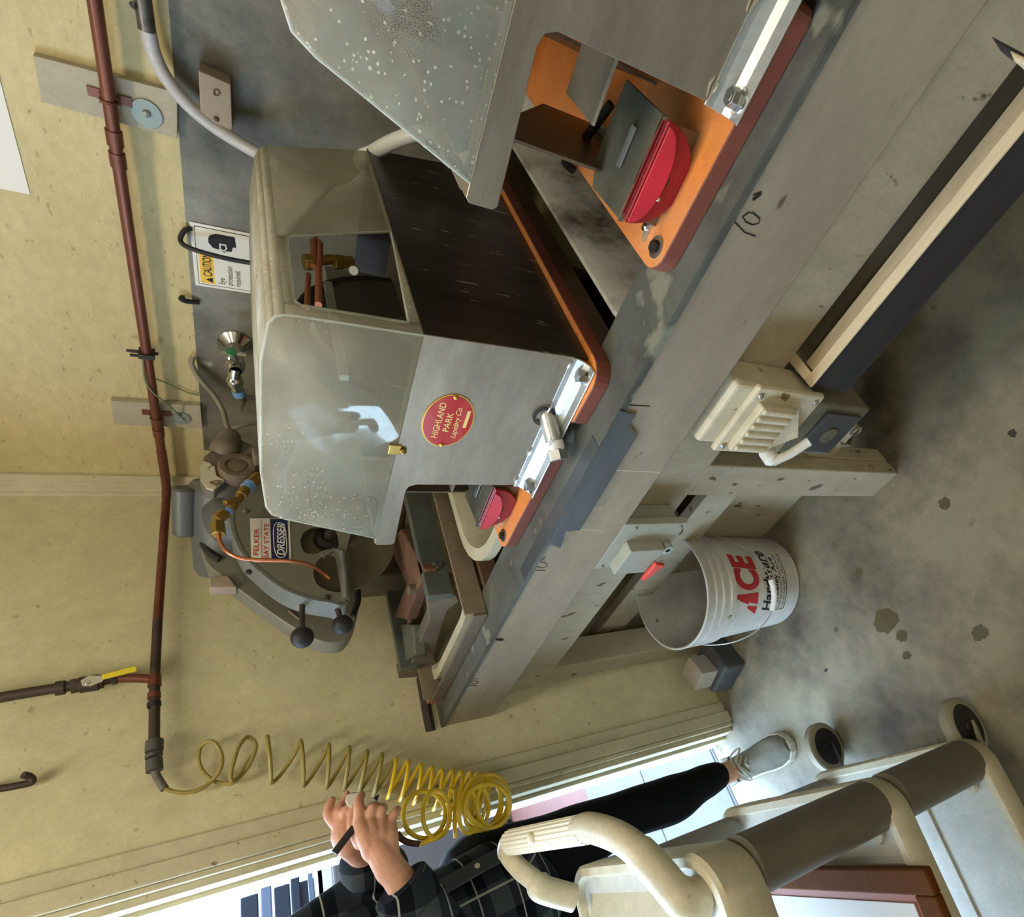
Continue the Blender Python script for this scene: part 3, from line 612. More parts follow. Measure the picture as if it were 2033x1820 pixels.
    MB().prism([(.61, .758, .927), (.61, .786, .927), (.63, .765, .927)], (0, 0, .003)).build('foot_tab', ALU, r)
    MB().ball((.617, .772, .931), .005, 10, (1, 1, .6)).build('tab_screw', CHROME, r)
    MB().tube(smooth_path([(.74, .70, .96), (.76, .745, .965), (.80, .785, .96), (.83, .80, .945), (.83, .805, .930)]), .0055, 10).build('black_cable', BLKRUB, r)
    # corner fixing and drain
    MB().lathe((.585, .778, .926), (0, 0, 1), [(0, .012), (.002, .012), (.0022, .008)], 20).build('corner_washer', BOLT, r)
    MB().hexn((.585, .778, .927), (.585, .778, .933), .007).build('corner_bolt', DARKM, r)
    a_ = Vector((.590, .487, .950)); b_ = Vector((.543, .519, .937)); d = (b_ - a_).normalized()
    dr = MB().cyl(a_, b_, .0125, 24).build('drain_pipe', ALU, r)
    MB().cyl(b_ - d * .012, b_ + d * .002, .0138, 20).prism([b_ + Vector((0, -.012, .006)), b_ + Vector((0, -.022, .018)), b_ + Vector((-.002, -.008, .016))], (.002, 0, 0)).build('thread_tape', PTFE, dr)
    MB().hexn(b_, b_ + d * .016, .0155).build('drain_cap', BOLT, dr, .001)
    MB().lathe((X - .002, .487, .957), (-1, 0, 0), [(0, .017), (.0015, .017), (.0015, .012)], 20).build('drain_collar', DARKM, dr)
    # oval badge
    c = Vector((X - .0012, .512, 1.090))
    def oval(ry, rz, x, m, nm, par, th=.0012):
        pts = [(x, c.y + ry * math.cos(2 * PI * k / 40), c.z + rz * math.sin(2 * PI * k / 40)) for k in range(40)]
        return MB().prism(pts, (-th, 0, 0)).build(nm, m, par)
    bd = oval(.0465, .0345, X, GOLD, 'badge', r)
    oval(.0445, .0325, X - .0012, REDENAMEL, 'badge_enamel', bd, .0006)
    xx = X - .0019; rt = (0, -1, 0); up = (0, 0, 1)
    text('HIGHLAND', 'badge_lettering', (xx, c.y + .031, c.z + .009), rt, up, .0125, GOLDINK, bd, .0001, .15, fit=.062)
    text('PARK', 'badge_lettering', (xx, c.y + .019, c.z - .004), rt, up, .0125, GOLDINK, bd, .0001, .15, fit=.034)
    text('Lapidary Co.', 'badge_lettering', (xx, c.y + .030, c.z - .016), (0, -1, .05), up, .011, GOLDINK, bd, .0001, .5, fit=.056)
    MB().box((xx - .0003, c.y - .022, c.z - .026), (xx, c.y + .008, c.z - .0215)).build('badge_number_plate', GOLDINK, bd)
    for s_ in (1, -1): MB().ball((X - .002, c.y + s_ * .0425, c.z + s_ * .0), .0032, 10).build('badge_pin', GOLD, bd)
    return r
sawB = trim_saw(); sawB['label'] = 'middle trim saw whose steel front carries the red oval badge'
sawB.rotation_euler = (0, 0, 0)
sawA = copy_tree(sawB); sawA.location = Vector((0.532, 0.375 - 0.566, 0.904)); sawA['label'] = 'nearest trim saw with steel housing, clear hood and red disc under its feed table'
HS = mat('hose_translucent', S(226, 226, 222), 0.3)
tag(MB().tube(smooth_path([(1.22, .60, 1.02), (1.20, .50, 1.08), P(716, 322, 'x', 1.15), P(745, 300, 'x', 1.06), P(795, 275, 'x', 1.02), P(845, 264, 'x', 1.0), P(882, 284, 'x', .99), P(900, 320, 'x', .99), (1.0, .30, .96)]), .011, 12).build('white_hose', HS), 'thick white hose bending behind the nearer saw hood', 'hose')

# ------------------------------------------------------------------ side wall things
tag(MB().box((XW - .003, -0.9, 0.915), (XW - .0005, 1.324, 1.405)).build('splash_sheet', SHEET), 'grey galvanized metal sheet fixed to the wall behind the saws', 'metal sheet')
def strip(px_pts, label):
    r = thing('wall_strip', P(*px_pts[0], 'x', XW), label, 'wooden strip')
    pts = [P(x, y, 'x', XW - .0155) for x, y in px_pts]
    MB().prism(pts, (.015, 0, 0)).build('board', STRIPW, r, .001); return r
s1 = strip([(65, 110), (352, 184), (352, 275), (82, 203)], 'wide painted wooden strip on the wall with copper pipe clamped to it')
s2 = strip([(220, 796), (398, 806), (402, 850), (226, 843)], 'smaller painted wooden strip on the wall near the corner, behind the pipe')
for (par, px, py, R_) in ((s1, 291, 225, .021), (s2, 360, 830, .019)):
    c = P(px, py, 'x', XW - .0165)
    MB().lathe(c, (-1, 0, 0), [(0, R_), (.002, R_), (.002, .006), (.006, .005), (.008, 0)], 28).build('washer', WASHER, par)
pc_ = P(60, 386, 'x', XW - .001); pa_ = (P(0, 160, 'x', XW - .001) - pc_).normalized() * .279; pb_ = (P(0, 372, 'x', XW - .001) - pc_).normalized(); pb_ = (pb_ - pa_.normalized() * pb_.dot(pa_.normalized())).normalized() * .216
tag(MB().prism([pc_, pc_ + pa_, pc_ + pa_ + pb_, pc_ + pb_], (-.0006, 0, 0)).build('paper_sheet', PAPER), 'blank white paper hanging on the wall above the pipe', 'paper')
# copper water pipe: along the side wall, round the corner, along the back wall
pz = 1.492; px_ = XW - .035; py_ = YB - .035
pipe = thing('water_pipe', (XW, 0.5, pz), 'copper water pipe running along both walls with a yellow levered valve', 'pipe')
MB().tube([(px_, -0.9, pz - .004), (px_, .62, pz)] , .0095, 14).tube([(px_, .62, pz), (px_, 1.30, pz)], .0095, 14).build('side_pipe', COPPER, pipe)
pc = MB(); pc.tube([(px_, 1.30, pz), (px_, py_ - .03, pz), (px_ - .008, py_ - .008, pz), (px_ - .03, py_, pz)], .0105, 14); pc.build('corner_elbow', COPPER, pipe)
tee = P(307, 1348, 'y', py_); e1 = P(313, 1232, 'y', py_); e2 = P(306, 1490, 'y', py_)
MB().tube([(px_ - .03, py_, pz), e1], .0095, 14).build('back_pipe', COPPER, pipe)
MB().tube([e1, tee], .0095, 14).build('dark_pipe', PIPEDK, pipe)
for y in (.565, .60, 1.20, 1.235): MB().cyl((px_, y - .012, pz), (px_, y + .012, pz), .0118, 16).build('coupling', COPPER, pipe)
MB().tube([tee, P(307, 1400, 'y', py_), e2], .0098, 14).build('dark_pipe', PIPEDK, pipe)
MB().cyl(P(306, 1340, 'y', py_), P(307, 1362, 'y', py_), .0125, 16).cyl(P(306, 1376, 'y', py_), P(306, 1386, 'y', py_), .012).build('tee', COPPER, pipe)
q = [P(307, 1348, 'y', py_), P(275, 1346, 'y', py_), P(230, 1346, 'y', py_), P(150, 1360, 'y', py_), P(60, 1374, 'y', py_), P(-60, 1395, 'y', py_), P(-60, 1395, 'y', py_) + (P(-60, 1395, 'y', py_) - P(60, 1374, 'y', py_)).normalized() * (2.74 - P(-60, 1395, 'y', py_).z)]
MB().tube(q[:3], .0095, 12).build('riser', COPPER, pipe); MB().tube(q[2:], .0105, 12).build('riser', PIPEDK, pipe)
vv = MB().cyl(P(158, 1360, 'y', py_), P(196, 1354, 'y', py_), .017, 12).hexn(P(140, 1363, 'y', py_), P(160, 1359, 'y', py_), .015).hexn(P(194, 1354, 'y', py_), P(206, 1352, 'y', py_), .015).cyl(P(110, 1367, 'y', py_), P(130, 1364, 'y', py_), .0145).cyl(P(222, 1348, 'y', py_), P(232, 1346, 'y', py_), .0125).build('ball_valve', PIPEDK, pipe, .001)
hy = py_ - .032
MB().prism([P(160, 1352, 'y', hy), P(176, 1342, 'y', hy), P(205, 1342, 'y', hy), P(205, 1352, 'y', hy), P(180, 1362, 'y', hy), P(164, 1362, 'y', hy)], (0, -.002, 0)).cyl(P(173, 1352, 'y', hy + .02), P(173, 1352, 'y', hy - .006), .005).build('valve_lever', CHROME, vv)
MB().prism([P(203, 1341, 'y', hy), P(268, 1324, 'y', hy), P(273, 1327, 'y', hy), P(272, 1333, 'y', hy), P(204, 1350, 'y', hy)], (0, -.006, 0)).build('lever_grip', YELHANDLE, vv, .0015)
MB().cyl(P(306, 1394, 'y', py_), P(306, 1402, 'y', py_), .0125, 14).tube([P(306, 1398, 'y', py_), P(296, 1407, 'y', py_ - .006)], .0035, 8).build('pipe_clip', BLKRUB, pipe)
MB().cyl(P(307, 1470, 'y', py_), P(306, 1492, 'y', py_), .0155, 14).cyl(P(305, 1497, 'y', py_), P(306, 1503, 'y', py_), .015, 14).cyl(P(306, 1508, 'y', py_), P(307, 1530, 'y', py_), .0145, 14).build('hose_coupling', mat('grey_coupling', S(84, 82, 78), .5, .3), pipe)
def clamp(y, zc, par):
    m_ = MB(); m_.tube(arc((px_, y, zc), (-1, 0, 0), (0, 0, 1), .0112, -PI * .5, PI * .5, 10), .002, 6)
    m_.box((XW - .019, y - .007, zc + .010), (XW - .0155, y + .007, zc + .028)).box((XW - .019, y - .007, zc - .028), (XW - .0155, y + .007, zc - .010))
    m_.box((px_ - .0, y - .007, zc + .010), (XW - .016, y + .007, zc + .0125)).box((px_, y - .007, zc - .0125), (XW - .016, y + .007, zc - .010))
    m_.build('pipe_clamp', COPPER, par)
clamp(P(222, 202, 'x', px_).y, pz, pipe); clamp(P(318, 830, 'x', px_).y, pz, pipe)
gc = P(300, 703, 'x', px_)
MB().box((px_ - .014, gc.y - .006, pz - .014), (px_ + .014, gc.y + .006, pz + .014)).cyl((px_ + .004, gc.y, pz - .02), (px_ + .004, gc.y, pz + .035), .0035, 8).cyl((px_ - .01, gc.y, pz + .01), (px_ - .01, gc.y, pz + .028), .0035, 8).build('ground_clamp', DARKM, pipe, .001)
tag(MB().tube(smooth_path([P(283, 710, 'x', px_ - .01), P(288, 755, 'x', px_ - .015), P(305, 780, 'x', px_ - .012), P(330, 800, 'x', px_ - .01), P(358, 826, 'x', XW - .02)]), .0018, 6).tube(smooth_path([P(284, 712, 'x', px_ - .01), P(300, 745, 'x', px_ + .01), P(330, 760, 'x', XW - .01), P(370, 778, 'x', XW - .008), P(395, 785, 'x', XW - .008)]), .0015, 6).build('ground_wire', GREENW), 'thin green wire hanging from the clamp on the copper pipe', 'wire')
# caution sign
sg = thing('caution_sign', (XW - .003, .77, 1.35), 'white and yellow CAUTION eye protection sign on the metal sheet', 'sign')
sx = XW - .0055
ctl, ctr, cbr, cbl = P(376, 440, 'x', sx), P(496, 466, 'x', sx), P(496, 584, 'x', sx), P(388, 566, 'x', sx)
# corner order in the world: upright top-left is (388,566), top-right (376,440), bottom-right (496,466), bottom-left (496,584)
TL, TR = P(388, 566, 'x', sx), P(376, 440, 'x', sx)
ru = (TR - TL).normalized(); wS = (TR - TL).length; dn = Vector((0, ru.z, -ru.y)); dn = dn if dn.z < 0 else -dn; hS = .105
nX = Vector((-1, 0, 0))
def sq(u0, v0, u1, v1, m, nm, par, lift):
    o = TL + ru * (u0 * wS) + dn * (v0 * hS) + nX * lift
    return MB().obox(o, ru * ((u1 - u0) * wS), dn * ((v1 - v0) * hS), nX * .0003).build(nm, m, par)
MB().obox(TL, ru * wS, dn * hS, Vector((.0018, 0, 0))).build('sign_plate', LABELW, sg)
sq(.04, .06, .96, .95, BLKINK, 'sign_border', sg, .0002); sq(.05, .07, .95, .94, LABELW, 'sign_face', sg, .0004)
sq(.07, .10, .56, .33, WARNY, 'sign_header', sg, .0007)
text('CAUTION', 'sign_lettering', TL + ru * (.19 * wS) + dn * (.29 * hS) + nX * .0008, ru, -dn, .021, BLKINK, sg, .0004, fit=.36 * wS, bold=.02)
o_ = TL + ru * (.09 * wS) + dn * (.30 * hS) + nX * .0008
MB().prism([o_, o_ + ru * .012, o_ + ru * .006 - dn * .013], nX * .0003).build('warning_triangle', BLKINK, sg)
for i, s_ in enumerate(('Eye', 'protection', 'required.')):
    text(s_, 'sign_lettering', TL + ru * (.09 * wS) + dn * ((.50 + .135 * i) * hS) + nX * .0008, ru, -dn, .015, BLKINK, sg, .0004, fit=(.10, .32, .27)[i] * wS)
hc = TL + ru * (.76 * wS) + dn * (.50 * hS) + nX * .0006
def lp(pts, m, nm, lift): MB().prism([hc + ru * a * wS + dn * b * hS + nX * lift for a, b in pts], nX * .0003).build(nm, m, sg)
lp([(.10, -.20), (.14, -.10), (.14, .20), (-.02, .22), (-.03, .16), (-.10, .14), (-.11, .04), (-.14, .02), (-.10, -.06), (-.09, -.16), (-.02, -.23), (.05, -.23)], BLKINK, 'head_pictogram', .0001)
lp([(.0, -.06), (-.10, -.06), (-.12, .02), (-.06, .07), (.0, .05)], LABELW, 'goggle_outline', .0005); lp([(-.02, -.035), (-.08, -.035), (-.095, .015), (-.055, .045), (-.02, .03)], BLKINK, 'goggle_lens', .0009)
text('MANUFACTURED BY SIGN SHOP', 'sign_lettering', TL + ru * (.09 * wS) + dn * (.925 * hS) + nX * .0008, ru, -dn, .004, BLKINK, sg, .0004, fit=.7 * wS) if False else None
# cable loop over the top of the sheet, lower conduit pieces
tag(MB().tube(smooth_path([(XW - .006, P(363, 452, 'x', XW - .01).y, 1.397), P(366, 458, 'x', XW - .012), P(358, 475, 'x', XW - .02), P(368, 488, 'x', XW - .03), P(400, 500, 'x', XW - .04), P(450, 513, 'x', XW - .05), P(500, 522, 'x', XW - .06), P(560, 530, 'x', XW - .10)]), .0045, 10).build('black_cable', BLKRUB), 'black cable looping over the top of the metal sheet beside the sign', 'cable')
tag(MB().tube(smooth_path([P(395, 600, 'x', XW - .008), P(372, 598, 'x', XW - .015), P(360, 594, 'x', XW - .018), P(362, 590, 'x', XW - .006)]), .005, 8).build('cable_stub', BLKRUB), 'short dark cable stub poking over the sheet top', 'cable')
tag(MB().tube(smooth_path([P(384, 708, 'x', XW - .01), P(380, 722, 'x', XW - .02), P(395, 750, 'x', XW - .03), P(425, 785, 'x', XW - .04), P(442, 815, 'x', XW - .06), P(450, 842, 'x', XW - .10), P(456, 856, 'x', XW - .13)]), .006, 10).build('flexible_conduit', CABLE), 'grey flexible conduit curving from the sheet top to the motor', 'cable')
tag(MB().tube(smooth_path([P(460, 852, 'x', XW - .13), P(490, 842, 'x', XW - .12), P(530, 838, 'x', XW - .10), P(600, 835, 'x', XW - .06)]), .0045, 10).build('motor_cable', CABLE), 'grey cable leaving the motor neck towards the wall sheet', 'cable')
# wooden bracket on the wall and the braided hose
bk = thing('wooden_bracket', P(430, 200, 'x', XW - .02), 'small pinkish wooden block with two screws on the metal sheet', 'wooden block')
MB().prism([P(394, 140, 'x', XW - .045), P(458, 168, 'x', XW - .045), P(462, 272, 'x', XW - .045), P(398, 222, 'x', XW - .045)], (.042, 0, 0)).build('block', WOODBENCH, bk, .0015)
MB().tube([P(425, 178, 'x', XW - .046), P(425, 188, 'x', XW - .046), P(432, 190, 'x', XW - .046), P(436, 184, 'x', XW - .046), P(432, 178, 'x', XW - .046), P(425, 178, 'x', XW - .046)], .0012, 5).build('ink_mark', RUST, bk)
MB().ball(P(429, 236, 'x', XW - .046), .004, 10).build('screw', RUST, bk)
wh = thing('braided_hose', P(290, 30, 'x', XW - .03), 'clear braided hose with steel fitting curving down over the metal sheet', 'hose')
MB().tube(smooth_path([P(294, 60, 'x', XW - .03), P(305, 105, 'x', XW - .028), P(330, 155, 'x', XW - .03), P(375, 210, 'x', XW - .035), P(430, 255, 'x', XW - .04), P(500, 298, 'x', XW - .06), P(560, 330, 'x', XW - .10)]), .0105, 14).build('hose_tube', BRAID, wh)
MB().tube([P(278, -40, 'x', XW - .03), P(285, 10, 'x', XW - .03), P(292, 60, 'x', XW - .03)], .0115, 14).tube([P(282, 18, 'x', XW - .03), P(268, 14, 'x', XW - .035), P(262, 8, 'x', XW - .04)], .004, 8).build('steel_fitting', mat('knitted_steel', S(120, 116, 110), .4, .7, col2=S(60, 56, 52), scale=90, amt=.9), wh)
# faucet on the sheet
fc = P(462, 712, 'x', XW - .06)
fa = thing('water_faucet', (XW - .003, fc.y, fc.z), 'chrome wall faucet with green capped cross handle and hose bib', 'faucet')
MB().lathe((XW - .003, fc.y, fc.z - .005), (-1, 0, 0), [(0, .035), (.004, .035), (.012, .026), (.02, .018), (.06, .017), (.075, .020), (.09, .018), (.10, .012)], 28).build('flange', CHROME, fa)
h0 = Vector((XW - .09, fc.y - .022, fc.z + .0))
MB().lathe(h0, (-.2, -1, .1), [(0, .012), (.012, .014), (.016, .010), (.022, .010), (.023, 0)], 16).tube([h0 + Vector((0, -.016, .026)), h0 + Vector((-.003, -.018, -.026))], .0055, 8).tube([h0 + Vector((-.022, -.016, 0)), h0 + Vector((.022, -.018, 0))], .0055, 8).build('cross_handle', CHROME, fa)
MB().lathe(h0, (-.2, -1, .1), [(.022, .011), (.025, .010), (.026, 0)], 16).build('green_cap', mat('green_cap', S(60, 130, 90), .4), fa)
MB().tube(smooth_path([(XW - .09, fc.y, fc.z - .004), (XW - .092, fc.y + .03, fc.z - .002), (XW - .093, fc.y + .06, fc.z - .008)]), [.014] * 8 + [.017] * 4 + [.013] * 5, 16).build('spout', CHROME, fa)
MB().cyl((XW - .093, fc.y + .062, fc.z - .008), (XW - .093, fc.y + .076, fc.z - .012), .0135, 16).build('thread_tape', BLUETAPE, fa)
MB().cyl((XW - .093, fc.y + .074, fc.z - .012), (XW - .093, fc.y + .094, fc.z - .016), .013, 14, .009).tube([(XW - .093, fc.y + .09, fc.z - .016), (XW - .094, fc.y + .125, fc.z - .014)], [.010, .003], 10).tube([(XW - .093, fc.y + .085, fc.z - .014), (XW - .08, fc.y + .09, fc.z - .05), (XW - .07, fc.y + .088, fc.z - .08)], .007, 10).build('hose_bib', BOLT, fa)

# ------------------------------------------------------------------ big slab saw in the corner
BY = 1.15
def Q(px, py, y=BY): return P(px, py, 'y', y)
fs_ = thing('slab_saw', (0.87, 1.2, 0.904), 'big grey masonry saw with round blade guard, motor and ball handles in the corner', 'saw')
# blade
bc = Q(655, 1070); rb = (Q(783, 1085) - bc).length
MB().lathe(bc + Vector((0, .004, 0)), (0, 1, 0), [(0, 0), (0, rb - .012), (0, rb), (.003, rb), (.003, 0)], 96, False).build('saw_blade', BLADE, fs_)
MB().lathe(bc + Vector((0, -.012, 0)), (0, 1, 0), [(0, .020), (.004, .032), (.015, .034)], 32).build('blade_flange', DARKM, fs_)
MB().hexn(bc + Vector((0, -.030, 0)), bc + Vector((0, -.010, 0)), .014).lathe(bc + Vector((0, -.034, 0)), (0, 1, 0), [(0, 0), (0, .007), (.01, .007)], 14).build('arbor_nut', PIPEDK, fs_, .001)
# guard: outline traced as a real plate 3 mm thick with two cut-outs, on a 5 cm deep rim
gy = BY - .028
out_ = [(472, 985), (500, 945), (545, 905), (600, 890), (660, 900), (700, 930), (725, 975), (733, 1030), (690, 1048), (684, 1060), (690, 1095), (690, 1165), (686, 1196), (650, 1196), (600, 1186), (555, 1165), (510, 1130), (478, 1095), (462, 1060), (460, 1020)]
outp = [Q(x, y, gy) for x, y in out_]
def rim(pts, y0_, y1_, th, m, nm, closed=True):
    mb_ = MB(); n_ = len(pts); cx_ = sum((p.x for p in pts)) / n_; cz_ = sum((p.z for p in pts)) / n_
    inn = [Vector((cx_ + (p.x - cx_) * (1 - th), 0, cz_ + (p.z - cz_) * (1 - th))) for p in pts]
    vs = []
    for p, q_ in zip(pts, inn): vs += [(p.x, y0_, p.z), (p.x, y1_, p.z), (q_.x, y1_, q_.z), (q_.x, y0_, q_.z)]
    fs = []
    for i in range(n_):
        j = (i + 1) % n_
        for k in range(4): fs.append((i * 4 + k, j * 4 + k, j * 4 + (k + 1) % 4, i * 4 + (k + 1) % 4))
    return mb_.add(vs, fs, True).build(nm, m, fs_)
def holed(outer, holes, y, th, m, nm):
    cu = bpy.data.curves.new(nm, 'CURVE'); cu.dimensions = '2D'; cu.fill_mode = 'BOTH'; cu.extrude = th / 2
    for lp_ in [outer] + holes:
        s_ = cu.splines.new('POLY'); s_.points.add(len(lp_) - 1); s_.use_cyclic_u = True
        for i, p in enumerate(lp_): s_.points[i].co = (p.x, p.z, 0, 1)
    t_ = bpy.data.objects.new(nm, cu); COL.objects.link(t_); bpy.context.view_layer.update()
    me0 = bpy.data.meshes.new_from_object(t_.evaluated_get(bpy.context.evaluated_depsgraph_get()))
    mb_ = MB().add([(v.co.x, y + v.co.z, v.co.y) for v in me0.vertices], [tuple(p.vertices) for p in me0.polygons])
    bpy.data.objects.remove(t_); bpy.data.curves.remove(cu); bpy.data.meshes.remove(me0)
    return mb_.build(nm, m, fs_)
def dens(pts, n=5): return smooth_path(pts + [pts[0]], n)[:-1]
Og = dens([Q(x, y, gy) for x, y in out_[:8]] , 1)
outer = smooth_path([Q(x, y, gy) for x, y in ((686, 1196), (650, 1195), (600, 1185), (555, 1165), (510, 1130), (478, 1095), (460, 1050), (460, 1010), (475, 975), (510, 935), (560, 905), (620, 895), (680, 915), (720, 960), (732, 1015))], 4) + [Q(x, y, gy) for x, y in ((730, 1040), (715, 1046), (700, 1046))] + [Q(688, 1090, gy)]
hole1 = dens([Q(x, y, gy) for x, y in ((600, 1060), (602, 1085), (615, 1100), (635, 1104), (655, 1098), (680, 1088), (684, 1060), (676, 1046), (650, 1044), (618, 1046))], 3)
hole2 = dens([Q(x, y, gy) for x, y in ((622, 1130), (624, 1150), (634, 1165), (655, 1174), (674, 1177), (676, 1165), (668, 1115), (664, 1104), (648, 1102), (632, 1112))], 3)
hole1 = dens([Q(x, y, gy) for x, y in ((596, 1075), (603, 1096), (622, 1101), (642, 1094), (660, 1089), (672, 1086), (670, 1062), (655, 1050), (625, 1047), (603, 1058))], 3)
gp = holed(outer, [hole1, hole2], gy, .004, SAWGREY, 'guard_plate')
# deep cast rim around the lower left of the guard
rp_ = smooth_path([Q(x, y, gy) for x, y in ((690, 1098), (692, 1196), (650, 1197), (600, 1187), (555, 1167), (510, 1132), (478, 1097), (459, 1050), (459, 1010), (474, 974), (509, 934), (560, 903))], 5)
mb = MB(); vs = []
for p in rp_: 
    d_ = (Vector((p.x, 0, p.z)) - Vector((bc.x, 0, bc.z))).normalized() * .006
    vs += [(p.x, gy - .004, p.z), (p.x, gy + .055, p.z), (p.x - d_.x, gy + .055, p.z - d_.z), (p.x - d_.x, gy - .004, p.z - d_.z)]
fs = []
for i in range(len(rp_) - 1):
    for k in range(4): fs.append((i * 4 + k, (i + 1) * 4 + k, (i + 1) * 4 + (k + 1) % 4, i * 4 + (k + 1) % 4))
mb.add(vs, fs, True).build('guard_rim', SAWRIM, fs_)
mb = MB(); mb.tube([Q(679, 1096, gy - .002), Q(683, 1130, gy - .002), Q(687, 1190, gy - .002)], .0075, 8).tube([Q(640, 1104, gy - .002), Q(662, 1092, gy - .002), Q(678, 1095, gy - .002)], .006, 8); mb.build('guard_corner_bar', SAWRIM, fs_)
for (x, y) in ((488, 1016), (494, 1136), (650, 1186)): MB().lathe(Q(x, y, gy - .002), (0, -1, 0), [(0, .006), (.004, .0055), (.006, 0)], 14).build('guard_bolt', BOLT if x == 488 else PIPEDK, fs_)
# label
lb = MB().prism([Q(496, 1029, gy - .0028), Q(575, 1029, gy - .0028), Q(578, 1113, gy - .0028), Q(499, 1117, gy - .0028)], (0, -.0005, 0)).build('maker_label', LABELW, gp)
gl_ = gy - .0036
MB().prism([Q(536, 1030, gl_), Q(571, 1030, gl_), Q(574, 1111, gl_), Q(539, 1112, gl_)], (0, -.0003, 0)).build('label_navy_field', NAVY, gp)
oc = Q(556, 1071, gl_ - .0004); wx_ = (Q(556, 1034, gl_) - Q(556, 1108, gl_)).length / 2; wz_ = (Q(542, 1071, gl_) - Q(570, 1071, gl_)).length / 2
MB().tube([oc + Vector((wx_ * .94 * math.copysign(abs(math.cos(a)) ** .6, math.cos(a)), 0, wz_ * .9 * math.copysign(abs(math.sin(a)) ** .8, math.sin(a)))) for a in [2 * PI * k / 40 for k in range(40)]], .0008, 5, closed=True).build('label_oval', LABELW, gp)
rt = (Q(556, 1034, gl_) - Q(556, 1108, gl_)); up = Vector((0, 0, 1))
text('DRESSER', 'label_lettering', Q(565, 1103, gl_ - .0005), rt, up, .0200, LABELW, gp, .0002, .25, fit=(Q(565, 1040, gl_) - Q(565, 1103, gl_)).length, bold=.02)
text('BAY STATE', 'label_lettering', Q(533, 1110, gl_), rt, up, .0130, LABRED, gp, .0002, fit=(Q(530, 1040, gl_) - Q(530, 1110, gl_)).length, bold=.015)
text('FELKER', 'label_lettering', Q(513, 1103, gl_), rt, up, .0130, LABRED, gp, .0002, fit=(Q(512, 1050, gl_) - Q(512, 1103, gl_)).length, bold=.015)
for x in (518,): MB().tube([Q(x, 1032, gl_), Q(x + 2, 1113, gl_)], .0004, 4).build('label_line', BLKINK, gp)
# belt guard behind
gy2 = BY + .085
bg_ = smooth_path([Q(x, y, gy2) for x, y in ((395, 1052), (398, 1090), (412, 1120), (435, 1140), (500, 1190), (560, 1232), (610, 1262), (650, 1276), (685, 1270), (706, 1235), (710, 1195), (690, 1140), (640, 1100), (560, 1060), (480, 1020), (420, 1020))], 4)
MB().prism(bg_, (0, .05, 0), True).build('belt_guard', SAWGREY, fs_, .003)
MB().tube(smooth_path([Q(400, 1056, gy2 - .004), Q(405, 1082, gy2 - .004), Q(422, 1103, gy2 - .004), Q(436, 1110, gy2 - .004)]), .0075, 8).build('drive_belt', BLKRUB, fs_)
MB().tube(smooth_path([Q(711, 1172, gy2 - .003), Q(711, 1195, gy2 - .003), Q(700, 1222, gy2 - .003)]), .006, 8).build('drive_belt', BLKRUB, fs_)
MB().prism([Q(416, 1144, gy2 - .01), Q(452, 1142, gy2 - .01), Q(470, 1165, gy2 - .01), Q(416, 1166, gy2 - .01)], (0, .03, 0)).build('hinge_bar', WOODBENCH, fs_, .002)
MB().tube([Q(574, 1213, gy2 - .003), Q(596, 1230, gy2 - .003)], .003, 6).build('belt_guard_clip', CAST, fs_)
MB().box((bc.x - .03, gy2 - .06, bc.z - .03), (bc.x + .03, gy2 + .02, bc.z + .03)).build('spindle_housing', CAST, fs_, .006)
# ball handles
for (bx1, by1, bx2, by2, R_) in ((600, 1212, 600, 1265, .021), (664, 1205, 680, 1240, .020)):
    k_ = MB().tube([Q(bx1, by1 - 14, gy + .03), Q(bx2, by2, gy - .005)], .0055, 10).build('handle_rod', PIPEDK, fs_)
    MB().ball(Q(bx2, by2, gy - .005), R_, 24).build('ball_knob', BLKRUB, k_)
# motor: axis along y, end bell facing the room
mc = Vector((1.00, 0, 1.325)); MR = .088
mc = Q(475, 985, 1.12); mc = Vector((mc.x + .0, 0, mc.z))
MR = .07
mot = MB().lathe((mc.x, 1.135, mc.z), (0, 1, 0), [(0, 0), (0, .04), (.006, .052), (.02, .064), (.03, MR), (.14, MR), (.16, .06), (.165, 0)], 40).build('motor_body', MOTOR, fs_)
MB().lathe((mc.x, 1.068, mc.z), (0, 1, 0), [(0, 0), (0, .012), (.003, .014), (.003, .028), (0, .032), (.004, .041), (.010, .043)], 32).build('bearing_cap', RUST, mot) if False else None
ec = Q(472, 924, 1.09)
eb = MB().lathe(ec, (0, -1, 0), [(-.03, .037), (0, .037), (.003, .034), (.003, .024), (-.001, .022), (-.001, .018), (.002, .016), (.003, .010), (.003, 0)], 32).build('end_disc', mat('dusty_rust', S(118, 100, 82), .7, col2=S(84, 66, 50), scale=20, amt=.8), fs_)
MB().prism([Q(x, y, 1.112) for x, y in ((404, 905), (398, 925), (396, 950), (405, 970), (425, 975), (447, 955), (500, 955), (520, 940), (520, 890), (480, 872), (430, 885))], (0, .03, 0)).build('end_bell', CAST, fs_, .004)
MB().prism([Q(x, y, 1.106) for x, y in ((403, 915), (397, 930), (398, 950), (410, 968), (424, 972), (447, 953), (430, 945), (425, 925), (415, 918))], (0, .004, 0)).build('nameplate', DIRTYWHITE, fs_)
MB().tube(smooth_path([Q(444, 900, 1.12), Q(449, 888, 1.11), Q(454, 876, 1.11), Q(455, 862, 1.11)]), [.030] * 9 + [.027] * 6 + [.024] * 6 + [.020] * 4, 20).build('neck_casting', CAST, fs_)
MB().prism([Q(500, 888, 1.03), Q(512, 884, 1.03), Q(520, 905, 1.03), Q(505, 905, 1.03)], (0, .03, 0)).build('lug', CAST, fs_, .002)
cp = Q(372, 1010, 1.16)
